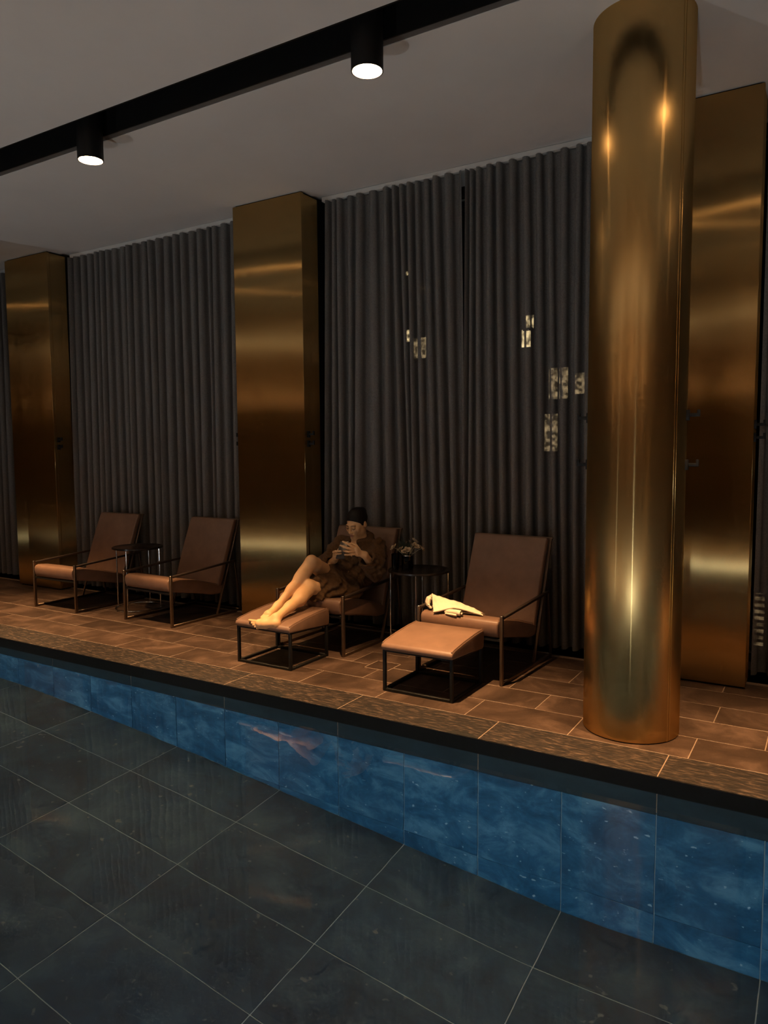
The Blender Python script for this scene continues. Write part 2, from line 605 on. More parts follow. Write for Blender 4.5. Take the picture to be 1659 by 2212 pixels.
COPW = 0.283
ROWS = [(0.283, 0.577, -1.165), (0.577, 0.862, -0.850), (0.866, 1.152, -0.525), (1.152, 1.440, -0.83), (1.440, 1.700, -1.15)]
for y0, y1, ph in ROWS:
    k = math.ceil((-9.6 - ph) / 0.6)
    x = ph + k * 0.6
    while x < 1.2:
        tile(deck, M['deck'], x + GAP / 2, x + 0.6 - GAP / 2, y0 + GAP / 2, y1 - GAP / 2, -0.030, 0.0)
        x += 0.6
# square access cover let into the deck
tag(MB().box(-2.765, -2.585, 0.79, 0.965, -0.02, 0.0012).build('drain_cover', M['deck'], deck, bevel=0.001, seg=1))
fr = MB()
for a in ((-2.773, -2.577, 0.782, 0.789), (-2.773, -2.577, 0.966, 0.973), (-2.773, -2.766, 0.782, 0.973), (-2.584, -2.577, 0.782, 0.973)):
    fr.box(a[0], a[1], a[2], a[3], -0.02, 0.0010)
fr.build('drain_frame', M['grout'], deck)
# threshold strip in front of the curtains
strip = MB().box(X0, X1, 1.705, 1.735, -0.02, 0.004).build('trim_1', M['grout'])
tag(strip, 'pale stone threshold strip in front of the curtains', kind='structure')
MB().box(X0, X1, 1.735, 2.05, -0.02, -0.001).build('curtain_channel', M['black'], strip)

cop = MB().box(X0, X1, 0.006, COPW - 0.004, -0.31, -0.0035).build('trim_2', M['pool_grout'])
tag(cop, 'dark granite coping along the pool edge', kind='structure')
MB().box(X0, X1, -0.004, 0.004, -0.086, -0.003).build('edge_profile', M['black'], cop)  # added black strip that keeps the dry coping face black
x = -0.652 - 0.9 * 10
while x < 1.3:
    tile(cop, M['coping'], x + GAP / 2, x + 0.9 - GAP / 2, 0.0, COPW - GAP / 2, -0.060, 0.0, 'coping_stone')
    tile(cop, M['band_tile'], x + GAP / 2, x + 0.9 - GAP / 2, 0.0, 0.03, -0.3195, -0.0865, 'band_tile')
    x += 0.9

# ------------------------------------------------------------------ setting: pool
def floor_z(x):
    return -1.02 - 0.45 * min(1.0, max(0.0, (x + 5.6) / 4.5))


pw = MB().box(X0, X1, 0.006, 0.20, -1.9, -0.322).build('wall_pool', M['pool_grout'])
tag(pw, 'blue lit tiled pool wall below the coping', kind='structure')
x = -0.202 - 0.45 * 20
while x < 1.2:
    tile(pw, M['pool_wall'], x + 0.0025, x + 0.45 - 0.0025, 0.0, 0.03, -1.2335, -0.3235)
    tile(pw, M['pool_wall'], x + 0.0025, x + 0.45 - 0.0025, 0.0, 0.03, -1.80, -1.2375)
    x += 0.45
xs = [X0, -5.6, -1.1, X1]
mb = MB()
v = [(a, b, floor_z(a) + c) for a in xs for b in (NEAR_Y - 0.2, 0.05) for c in (-0.30, -0.0035)]
f = []
for i in range(3):
    o = i * 4
    f += [(o + 1, o + 5, o + 7, o + 3), (o, o + 2, o + 6, o + 4), (o, o + 4, o + 5, o + 1), (o + 2, o + 3, o + 7, o + 6)]
f += [(0, 1, 3, 2), (12, 14, 15, 13)]
mb.add(v, f)
pf = mb.build('floor_pool', M['pool_grout'])
tag(pf, 'dark slate tiled pool floor sloping under the water', kind='structure')
pf_mesh = {}
for j in range(8):
    y1 = 0.0 if j == 0 else -0.40 - 0.45 * (j - 1)
    y0 = -0.40 - 0.45 * j
    if y0 < NEAR_Y - 0.1: break
    x = -1.1 - 0.9 * 9
    while x < 1.3:
        za, zb = floor_z(x + 1e-6), floor_z(x + 0.9 - 1e-6)
        ang = math.atan2(zb - za, 0.9)
        L = math.hypot(0.9, zb - za)
        k = (j == 0, round(L, 4))
        if k not in pf_mesh:
            w, d = (L - 0.005) / 2, (y1 - y0 - 0.005) / 2
            pf_mesh[k] = MB().box(-w, w, -d, d, -0.03, 0).mesh('tile', M['pool_floor'], bevel=0.001, seg=1)
        obj('tile', pf_mesh[k], pf, (x + 0.45, (y0 + y1) / 2, (za + zb) / 2), (0, -ang, 0))
        x += 0.9
npw = MB().box(X0, X1, NEAR_Y - 0.2, NEAR_Y, -1.9, -0.30).build('wall_pool_near', M['pool_wall'])
tag(npw, 'near pool wall with round underwater lamps', kind='structure')
ncop = MB().box(X0, X1, NEAR_Y - 0.28, NEAR_Y, -0.30, 0.0).build('trim_3', M['coping'])
tag(ncop, 'dark granite coping on the near pool edge', kind='structure')
ndk = MB().box(X0, X1, -7.0, NEAR_Y - 0.28, -0.3, 0.0).build('floor_near', M['pale_stone'])
tag(ndk, 'pale stone deck on the near side of the pool', kind='structure')
for a, n in ((X0, 'wall_pool_end'), (X1 - 0.2, 'wall_pool_far_end')):
    tag(MB().box(a, a + 0.2, NEAR_Y, 0.0, -1.9, -0.0035).build(n, M['pool_wall']), 'tiled end wall of the pool', kind='structure')
wt = bpy.data.meshes.new('water')
wt.from_pydata([(X0 + 0.2, NEAR_Y, WATER_Z), (X1 - 0.2, NEAR_Y, WATER_Z), (X1 - 0.2, 0.0, WATER_Z), (X0 + 0.2, 0.0, WATER_Z)], [], [(0, 1, 2, 3)])
wt.materials.append(M['water'])
wo = obj('water', wt)
tag(wo, 'still clear pool water mirroring the deck', kind='structure')

# underwater lamps in the near pool wall
for i, lx in enumerate(POOL_LAMP_X):
    t = empty('pool_lamp', (lx, NEAR_Y, -0.78), label='round underwater pool lamp in the near pool wall, %s from the far end' % ORD[i], cat='lamp', group='underwater lamps in the near pool wall')
    MB().lathe([(0.06, 0.0), (0.11, 0.0), (0.11, 0.02), (0.06, 0.03), (0.06, 0.0)], 24, caps=False).build('rim', M['chrome'], t, rot=(-PI / 2, 0, 0), smooth=True)
    MB().lathe([(0.0, 0.012), (0.06, 0.012), (0.06, 0.004), (0.0, 0.004)], 24).build('lens', M['pool_lens'], t, rot=(-PI / 2, 0, 0))
    ld = bpy.data.lights.new('pool_light', 'AREA')
    ld.shape = 'DISK'
    ld.size = 0.11
    ld.energy = POOL_POWER
    ld.color = POOL_COLOR
    ld.spread = math.radians(140)
    lo = bpy.data.objects.new('pool_light', ld)
    COL.objects.link(lo)
    lo.parent = t
    lo.location = (0, 0.035, 0)
    lo.rotation_euler = (PI / 2 + math.radians(4), 0, 0)

# ------------------------------------------------------------------ setting: ceiling, channels, walls
cl = MB()
CH = [(-0.232, 0.015), (-4.02, -3.78)]
for y0, y1 in ((0.075, 1.745), (-3.72, -0.232), (-7.0, -4.02)):
    cl.box(X0, X1, y0, y1, CEIL, CEIL + 0.12)
cl.box(X0, X1, 1.745, 2.6, CEIL + 0.02, CEIL + 0.14)
ce = cl.build('ceiling', M['ceiling'])
tag(ce, 'plain pale painted ceiling above deck and pool', kind='structure')
for i, (y0, y1) in enumerate(((-0.232, 0.075), (-4.02, -3.72))):
    c = MB()
    c.box(X0, X1, y0 - 0.01, y0, CEIL - 0.002, CEIL + 0.25)
    c.box(X0, X1, y1 - 0.055, y1 - 0.045, CEIL + 0.004, CEIL + 0.25)
    c.box(X0, X1, y0 - 0.01, y1, CEIL + 0.25, CEIL + 0.26)
    ch = c.build('trim_%d' % (4 + i), M['black'])
    tag(ch, ['black lighting slot running along the ceiling over the pool edge', 'black lighting slot in the ceiling over the near pool edge'][i], kind='structure')
    MB().box(X0, X1, y1 - 0.045, y1, CEIL + 0.004, CEIL + 0.02).build('slot_lip', M['lip'], ch)
for nm, b, lab in (('wall_near', (X0, X1, -7.1, -7.0, -0.3, CEIL + 0.2), 'brown plaster wall behind the near deck'),
                   ('wall_left', (X0 - 0.1, X0, -7.1, 2.7, -0.3, CEIL + 0.2), 'brown plaster end wall far along the pool'),
                   ('wall_right', (X1, X1 + 0.1, -7.1, 2.7, -0.3, CEIL + 0.2), 'brown plaster end wall at the near end')):
    tag(MB().box(*b).build(nm, M['wall']), lab, kind='structure')

# unseen fill uplights added on the near coping to brighten ceiling and curtains
for i, sx in enumerate((-8.6, -5.8, -3.0, -0.2, 2.6)):
    t = empty('ground_uplight', (sx, NEAR_Y - 0.14, 0.0), label='round uplight let into the near pool coping, %s from the far end' % ORD[i], cat='light', group='uplights in the near coping')
    MB().lathe([(0.040, 0.0), (0.060, 0.0), (0.058, 0.006), (0.040, 0.006), (0.040, 0.0)], 24, caps=False).build('rim', M['chrome'], t, smooth=True)
    MB().lathe([(0.0, 0.003), (0.040, 0.003)], 24, caps=False).build('lens', M['pool_lens'], t)
    ld = bpy.data.lights.new('uplight_beam', 'SPOT')
    ld.energy = FILL_UPLIGHT_POWER
    ld.color = FILL_UPLIGHT_COLOR
    ld.spot_size = math.radians(93)
    ld.spot_blend = 1.0
    ld.shadow_soft_size = 0.04
    lo = bpy.data.objects.new('uplight_beam', ld)
    COL.objects.link(lo)
    lo.parent = t
    lo.location = (0, 0, 0.05)
    lo.rotation_euler = (math.radians(180 - 44), 0, 0)

# fill sconces added on the unseen near wall to lift the room light
for i, sx in enumerate((-8.0, -4.5, -1.0, 2.5)):
    t = empty('wall_sconce', (sx, -7.0, 2.35), label='box shaped sconce on the near wall, %s from the far end' % ORD[i], cat='light', group='sconces on the near wall')
    MB().box(-0.16, 0.16, 0.0, 0.012, -0.09, 0.09).build('back_plate', M['black'], t, bevel=0.002, seg=1)
    MB().box(-0.15, 0.15, 0.012, 0.10, -0.08, -0.07).box(-0.15, -0.142, 0.012, 0.10, -0.07, 0.08).box(0.142, 0.15, 0.012, 0.10, -0.07, 0.08).box(-0.142, 0.142, 0.092, 0.10, -0.07, 0.08).build('shade', M['brass'], t)
    ld = bpy.data.lights.new('sconce_light', 'AREA')
    ld.shape = 'RECTANGLE'
    ld.size, ld.size_y = 0.26, 0.07
    ld.energy = FILL_SCONCE_POWER
    ld.color = FILL_SCONCE_COLOR
    lo = bpy.data.objects.new('sconce_light', ld)
    COL.objects.link(lo)
    lo.parent = t
    lo.location = (0, 0.052, 0.05)
    lo.rotation_euler = (PI, 0, 0)

# window wall behind the curtains
win = empty('window_1', (0, 2.30, 0), label='dark framed floor to ceiling glazing behind the curtains', kind='structure')
MB().box(X0, X1, -0.03, 0.03, -0.02, 0.06).box(X0, X1, -0.03, 0.03, CEIL - 0.06, CEIL + 0.02).build('window_frame', M['black'], win)
x = -14.0
while x < 6.0:
    MB().box(x - 0.03, x + 0.03, -0.03, 0.03, 0.06, CEIL - 0.06).build('mullion', M['black'], win)
    MB().box(x + 0.03, min(x + 1.705, X1) - 0.03, -0.004, 0.004, 0.06, CEIL - 0.06).build('pane', M['glass'], win)
    x += 1.705

# ------------------------------------------------------------------ brass pillars
def hook_mesh():
    b = MB()
    # plate on the wall (normal +X), arm and upturned tip
    b.lathe([(0.0, 0.0), (0.017, 0.0), (0.017, 0.008), (0.0, 0.008)], 12)
    m = MB()
    m.box(-0.010, 0.016, -0.015, 0.015, -0.028, 0.026)
    m.box(0.014, 0.062, -0.008, 0.008, -0.010, 0.008)
    m.box(0.052, 0.066, -0.008, 0.008, -0.010, 0.026)
    return m.mesh('hook', M['black'], bevel=0.003, seg=2)


HOOK = hook_mesh()
PILLARS = [(-8.022, 'brushed brass pillar between the two leftmost curtains'),
           (-4.614, 'brushed brass pillar behind the woman, between the curtain pairs'),
           (-1.190, 'brushed brass wall pillar behind the round brass column')]
PW, PY0, PY1 = 0.755, 1.57, 1.80
for px, lab in PILLARS:
    t = empty('brass_pillar', (px, PY0, 0), label=lab, kind='structure')
    MB().box(0, PW, 0, 0.035, 0.012, CEIL - 0.012).build('front_panel', M['brass'], t, bevel=0.002, seg=1)
    MB().box(0.004, 0.030, 0.037, PY1 - PY0, 0.012, CEIL - 0.016).build('side_panel', M['brass'], t, bevel=0.002, seg=1)
    MB().box(PW - 0.030, PW - 0.004, 0.037, PY1 - PY0, 0.012, CEIL - 0.016).build('side_panel', M['brass'], t, bevel=0.002, seg=1)
    MB().box(0.02, PW - 0.02, 0.02, PY1 - PY0 + 0.15, 0.0, CEIL).build('core', M['black'], t)
    for z in (1.655, 1.575):
        obj('hook', HOOK, t, (PW - 0.004, 0.052, z))
        obj('hook', HOOK, t, (0.004, 0.052, z), (0, 0, PI))

# round brass columns
for i, (cx, lab) in enumerate(((-0.905, 'thick round brushed brass column at the pool edge'), (-7.72, 'second round brushed brass column farther along the pool, out of view'))):
    t = empty('brass_column', (cx, 0.566, 0), label=lab, kind='structure')
    CR = 0.248
    MB().lathe([(CR, 0.006), (CR, CEIL)], 128).build('shaft', M['brass_round'], t, smooth=True, angle=30)
    MB().lathe([(CR - 0.006, 0.0), (CR - 0.006, 0.02)], 96).build('foot_ring', M['black'], t)
    for a in (math.radians(6.0),):
        sx, sy = CR * math.cos(a), CR * math.sin(a)
    for a in (-0.03, 0.035):
        MB().box(-0.0022, 0.0022, -0.003, 0.003, 0.006, CEIL - 0.002).build('seam', M['brass_round'], t, loc=(CR * math.cos(a - 0.50), CR * math.sin(a - 0.50), 0), rot=(0, 0, a - 0.5), bevel=0.001, seg=1)
    for z in (1.680, 1.428):
        obj('hook', HOOK, t, (CR - 0.002, 0, z))
        obj('hook', HOOK, t, (-CR + 0.002, 0, z), (0, 0, PI))

# ------------------------------------------------------------------ ceiling spotlights
def make_spot():
    t = empty('ceiling_spotlight', (0, 0, 0), label='spot', cat='light')
    R = 0.084
    MB().lathe([(R - 0.006, 0.0), (R, 0.0), (R, 0.40), (0.0, 0.40)], 40, caps=False).build('housing', M['black'], t, smooth=True)
    MB().lathe([(R - 0.006, 0.0), (R - 0.006, 0.035), (R - 0.02, 0.045)], 40, caps=False).build('inner_ring', M['lamp_trim'], t, smooth=True)
    MB().add([((R - 0.0065) * math.cos(2 * PI * k / 24), (R - 0.0065) * math.sin(2 * PI * k / 24), 0.020) for k in range(24)], [tuple(range(23, -1, -1))]).build('lens', M['lens'], t)
    return t


spot0 = make_spot()
first = True
LAB = {(-4.36, 0): 'black cylinder ceiling spotlight above the seated woman, the farther one along the slot',
       (-2.15, 0): 'black cylinder ceiling spotlight in the slot near the round column'}
for row, sy in enumerate((DECK_SPOT_Y, NEAR_SPOT_Y)):
    for si, sx in enumerate(SPOT_X if row == 0 else NEAR_SPOT_X):
        t = spot0 if first else copy_tree(spot0)
        first = False
        t.location = (sx, sy, SPOT_Z)
        t['label'] = LAB.get((sx, row), ('black cylinder ceiling spotlight in the deck edge slot, %s from the far end' if row == 0 else 'black cylinder ceiling spotlight over the near pool edge, %s from the far end') % ORD[si])
        t['group'] = 'ceiling spotlights over the deck edge' if row == 0 else 'ceiling spotlights over the near edge'
        for nm, en, size in (('spot_beam', SPOT_POWER if row == 0 else NEAR_POWER, 56), ('spot_spill', SPOT_SPILL, 104))[:2 if row == 0 else 1]:
            ld = bpy.data.lights.new(nm, 'SPOT')
            ld.energy = en
            ld.color = SPOT_COLOR if row == 0 else NEAR_COLOR
            ld.spot_size = math.radians(size)
            ld.spot_blend = 1.0
            ld.shadow_soft_size = 0.03
            lo = bpy.data.objects.new(nm, ld)
            COL.objects.link(lo)
            lo.parent = t
            lo.location = (0, 0, -0.004)
            lo.rotation_euler = (math.radians(1.5 if row == 0 else -5), 0, 0)

# ------------------------------------------------------------------ curtains
def curtain(name, label, folds_top, folds_bot, seed, yc=1.870, z0=0.03, z1=CEIL - 0.022, nz=26, group=None):
    """rippled panel; folds_* are x positions of the fold crests at top and bottom"""
    rg = random.Random(seed)
    n = len(folds_top)
    per = 10
    ph = [(rg.uniform(-0.012, 0.012), rg.uniform(0, 6.28), rg.uniform(0.7, 1.25)) for _ in range(n)]
    v, f = [], []
    cols = (n - 1) * per + 1
    for j in range(nz + 1):
        s = j / nz
        z = z1 + (z0 - z1) * s
        for i in range(cols):
            k, u = divmod(i, per)
            u /= per
            k2 = min(k + 1, n - 1)
            xa = folds_top[k] * (1 - s) + folds_bot[k] * s + ph[k][0] * math.sin(2.6 * s + ph[k][1]) * 1.6
            xb = folds_top[k2] * (1 - s) + folds_bot[k2] * s + ph[k2][0] * math.sin(2.6 * s + ph[k2][1]) * 1.6
            w = xb - xa
            a = (ph[k][2] * (1 - u) + ph[k2][2] * u) * 0.050 * (0.8 + 0.35 * s)
            xx = xa + w * (u + 0.10 * math.sin(4 * PI * u))
            cy = math.cos(2 * PI * u)
            yy = yc - a * (cy + 0.25 * math.cos(4 * PI * u) * 0.5) + 0.006 * math.sin(3 * s + ph[k][1])
            v.append((xx, yy, z))
    for j in range(nz):
        for i in range(cols - 1):
            a = j * cols + i
            f.append((a, a + 1, a + 1 + cols, a + cols))
    me = bpy.data.meshes.new(name)
    me.from_pydata(v, [], f)
    for p in me.polygons: p.use_smooth = True
    me.materials.append(M['curtain'])
    o = obj(name, me)
    return tag(o, label, 'curtain', group or 'grey floor length curtains')


def even(a, b, step, seed, jit=0.22):
    rg = random.Random(seed)
    n = max(2, round((b - a) / step))
    xs = [a + (b - a) * i / n for i in range(n + 1)]
    return [x + (rg.uniform(-jit, jit) * step if 0 < i < n else 0) for i, x in enumerate(xs)]


FB = [-3.80, -3.732, -3.667, -3.564, -3.464, -3.339, -3.208, -3.113, -3.046, -2.987, -2.921, -2.839, -2.743, -2.640, -2.532]
FBb = [-3.85, -3.775, -3.665, -3.603, -3.536, -3.310, -3.175, -3.047, -2.972, -2.900, -2.835, -2.745, -2.655, -2.560, -2.470]
FC = [-2.500, -2.464, -2.389, -2.300, -2.213, -2.113, -2.022, -1.919, -1.831, -1.732, -1.621, -1.539, -1.45, -1.36, -1.27, -1.16]
FCb = [-2.500, -2.440, -2.365, -2.245, -2.150, -2.067, -1.937, -1.852, -1.760, -1.673, -1.580, -1.514, -1.43, -1.34, -1.25, -1.16]
a1 = even(-7.25, -5.885, 0.108, 3)
a1b = [x + (x + 6.6) * 0.03 + rnd.uniform(-0.03, 0.03) for x in a1]
a2 = even(-5.865, -4.55, 0.108, 5)
a2b = [x + rnd.uniform(-0.03, 0.03) for x in a2]
curtain('curtain', 'grey sheer curtain panel beside the leftmost brass pillar, behind the farthest lounge chair', a1, a1b, 11)
curtain('curtain', 'grey sheer curtain panel directly left of the pillar behind the woman', a2, a2b, 12)
curtain('curtain', 'grey sheer curtain panel behind the woman in the robe', FB, FBb, 13)
curtain('curtain', 'grey sheer curtain panel behind the chair with the towel, lit windows showing through', FC, FCb, 14)
xl = even(-10.6, -7.98, 0.11, 8)
curtain('curtain', 'sliver of grey curtain at the left edge of the picture', xl, [x + rnd.uniform(-0.02, 0.02) for x in xl], 15)
xr = even(-0.425, 1.6, 0.11, 9)
curtain('curtain', 'sliver of brown lit curtain at the right edge beyond the wall pillar', xr, [x + rnd.uniform(-0.02, 0.02) for x in xr], 16)
for a, b, lab in ((-10.7, -8.03, 'white ceiling curtain track at the left edge'), (-7.26, -4.62, 'white ceiling curtain track above the farther curtain pair'),
                  (-3.85, -1.20, 'white ceiling curtain track above the curtains behind the woman'), (-0.42, 1.7, 'white ceiling curtain track at the right edge')):
    tag(MB().box(a, b, 1.850, 1.890, CEIL - 0.02, CEIL + 0.018).build('curtain_track', M['track'], bevel=0.002, seg=1), lab, 'curtain track', 'white ceiling curtain tracks')

# ------------------------------------------------------------------ lounge chairs
def extrude_x(prof, x0, x1):
    b = MB()
    n = len(prof)
    b.add([(x0, y, z) for y, z in prof] + [(x1, y, z) for y, z in prof],
          [tuple(range(n)), tuple(range(2 * n - 1, n - 1, -1))] + [(i, (i + 1) % n, (i + 1) % n + n, i + n) for i in range(n)])
    return b


def make_chair():
    """local frame: x across, y from the front posts (0) back, z up"""
    t = empty('lounge_chair')
    HW = 0.31
    # seat cushion: thick rolled front edge, sloping down to the back
    prof = [(-0.012, 0.335), (-0.018, 0.370), (-0.016, 0.398), (-0.002, 0.415), (0.02, 0.420), (0.12, 0.410), (0.30, 0.370), (0.50, 0.312), (0.63, 0.272),
            (0.63, 0.200), (0.50, 0.205), (0.30, 0.250), (0.10, 0.290), (0.012, 0.306), (-0.004, 0.314)]
    seat = extrude_x(prof, -0.288, 0.288).build('seat', M['leather'], t, bevel=0.016, seg=3, angle=50)
    for s in (-1, 1):
        pts = [(s * 0.279, y, z - 0.0005) for y, z in prof[4:9]]
        MB().tube(pts, 0.0045, 6).build('piping', M['leather'], seat, smooth=True)
    # backrest: slim padded slab leaning back
    a, b = Vector((0, 0.590, 0.262)), Vector((0, 0.820, 0.868))
    d = (b - a).normalized()
    nrm = Vector((0, -d.z, d.y))
    pr = []
    for s, th in ((0.0, 0.032), (0.15, 0.038), (0.5, 0.040), (0.9, 0.036), (1.0, 0.030)):
        p = a + (b - a) * s + nrm * th
        pr.append((p.y, p.z))
    for s, th in ((1.0, -0.012), (0.5, -0.012), (0.0, -0.012)):
        p = a + (b - a) * s + nrm * th
        pr.append((p.y, p.z))
    back = extrude_x(pr, -0.292, 0.292).build('backrest', M['leather'], t, bevel=0.012, seg=3, angle=50)
    MB().tube([(-0.286, 0.816, 0.866), (0.286, 0.816, 0.866)], 0.005, 6).build('piping', M['leather'], back, smooth=True)
    for s in (-1, 1):
        x = s * HW
        MB().box(x - 0.010, x + 0.010, -0.013, 0.013, 0.0, 0.452).build('leg', M['chair_frame'], t, bevel=0.003, seg=1)
        MB().bar((x, 0.013, 0.011), (x, 0.838, 0.011), 0.020, 0.022).build('floor_rail', M['chair_frame'], t, bevel=0.003, seg=1)
        MB().bar((x, 0.832, 0.018), (x, 0.760, 0.478), 0.018, 0.018).build('leg', M['chair_frame'], t, bevel=0.003, seg=1)
        MB().bar((x - s * 0.008, 0.535, 0.020), (x - s * 0.008, 0.835, 0.866), 0.014, 0.022, (1, 0, 0)).build('back_strut', M['chair_frame'], t, bevel=0.003, seg=1)
        MB().bar((x, 0.010, 0.440), (x, 0.775, 0.488), 0.026, 0.020).build('armrest', M['arm'], t, bevel=0.006, seg=2)
        MB().box(x - 0.0105, x + 0.0105, -0.0135, 0.0135, 0.450, 0.4545).build('post_cap', M['chrome'], t, bevel=0.002, seg=1)
    MB().box(-HW + 0.008, HW - 0.008, 0.0, 0.022, 0.282, 0.302).build('front_bar', M['black'], t, bevel=0.003, seg=1)
    MB().box(-HW + 0.008, HW - 0.008, 0.816, 0.836, 0.0, 0.022).build('rear_bar', M['chair_frame'], t, bevel=0.003, seg=1)
    MB().tube([(-HW + 0.004, 0.838, 0.868), (HW + 0.006, 0.838, 0.868)], 0.009, 10).build('top_bar', M['chair_frame'], t, smooth=True)
    return t


CH_GROUP = 'brown leather lounge chairs along the curtains'
chair0 = make_chair()
CHAIRS = [((-6.400, 0.905), 0.5, 'brown leather lounge chair farthest along the deck, by the leftmost pillar'),
          ((-5.145, 0.945), -2.0, 'brown leather lounge chair just left of the pillar behind the woman, no ottoman'),
          ((-3.350, 0.930), -1.0, 'brown leather lounge chair in which the woman in the robe sits'),
          ((-2.090, 0.892), -3.0, 'brown leather lounge chair with a cream towel on its seat')]
for i, ((x, y), a, lab) in enumerate(CHAIRS):
    t = chair0 if i == 0 else copy_tree(chair0)
    t.location = (x, y, 0.0)
    t.rotation_euler = (0, 0, math.radians(a))
    tag(t, lab, 'chair', CH_GROUP)


def make_ottoman():
    """local frame: origin at the floor below the front centre"""
    t = empty('ottoman')
    W, D = 0.244, 0.445
    prof = [(-0.012, 0.272), (-0.016, 0.290), (-0.004, 0.308), (0.03, 0.318), (0.15, 0.335), (0.32, 0.352), (0.435, 0.357), (0.455, 0.346), (0.459, 0.30),
            (0.455, 0.240), (0.435, 0.232), (0.22, 0.250), (0.0, 0.264)]
    c = extrude_x(prof, -W - 0.004, W + 0.004).build('cushion', M['leather'], t, bevel=0.014, seg=3, angle=50)
    for s in (-1, 1):
        MB().tube([(s * (W - 0.004), y, z + 0.001) for y, z in prof[2:8]], 0.0045, 6).build('piping', M['leather'], c, smooth=True)
    for sx in (-1, 1):
        for y in (0.010, D - 0.010):
            x = sx * (W - 0.010)
            MB().box(x - 0.010, x + 0.010, y - 0.010, y + 0.010, 0.0, 0.268 if y < 0.1 else 0.240).build('leg', M['black'], t, bevel=0.002, seg=1)
        MB().box(sx * (W - 0.010) - 0.010, sx * (W - 0.010) + 0.010, 0.02, D - 0.02, 0.0, 0.018).build('floor_rail', M['black'], t, bevel=0.002, seg=1)
        MB().bar((sx * (W - 0.010), 0.0, 0.262), (sx * (W - 0.010), D, 0.236), 0.020, 0.016).build('top_rail', M['black'], t, bevel=0.002, seg=1)
    for y in (0.010, D - 0.010):
        MB().box(-W + 0.02, W - 0.02, y - 0.010, y + 0.010, 0.0, 0.018).build('floor_rail', M['black'], t, bevel=0.002, seg=1)
        z = 0.254 if y < 0.1 else 0.228
        MB().box(-W + 0.02, W - 0.02, y - 0.010, y + 0.010, z, z + 0.016).build('top_rail', M['black'], t, bevel=0.002, seg=1)
    return t


ott0 = make_ottoman()
for i, ((x, y), a, lab) in enumerate((((-3.398, 0.450), 0.0, 'brown leather ottoman on a black frame under the woman\'s bare feet'),
                                      ((-2.148, 0.416), 0.0, 'brown leather ottoman with a bare empty top, beside the towel chair'))):
    t = ott0 if i == 0 else copy_tree(ott0)
    t.location = (x, y, 0)
    t.rotation_euler = (0, 0, math.radians(a))
    tag(t, lab, 'ottoman', 'brown leather ottomans')


def make_table():
    t = empty('side_table')
    MB().lathe([(0.0, 0.588), (0.232, 0.588), (0.237, 0.592), (0.237, 0.604), (0.232, 0.606), (0.226, 0.602), (0.0, 0.602)], 48).build('tabletop', M['tabletop'], t, smooth=True)
    for k in range(4):
        a = math.radians(22 + 90 * k)
        MB().tube([(0.222 * math.cos(a), 0.222 * math.sin(a), 0.0), (0.222 * math.cos(a), 0.222 * math.sin(a), 0.590)], 0.0062, 8).build('leg', M['chrome'], t, smooth=True)
    MB().tube([(0.222 * math.cos(2 * PI * k / 40), 0.222 * math.sin(2 * PI * k / 40), 0.012) for k in range(41)], 0.006, 8, caps=False).build('foot_ring', M['chrome'], t, smooth=True)
    return t


tab0 = make_table()
for i, (x, y, lab) in enumerate(((-5.745, 1.36, 'round dark side table between the two empty chairs on the far deck'),
                                 (-2.690, 1.445, 'round dark side table holding a vase, between the woman and the towel chair'))):
    t = tab0 if i == 0 else copy_tree(tab0)
    t.location = (x, y, 0)
    tag(t, lab, 'table', 'round dark side tables')

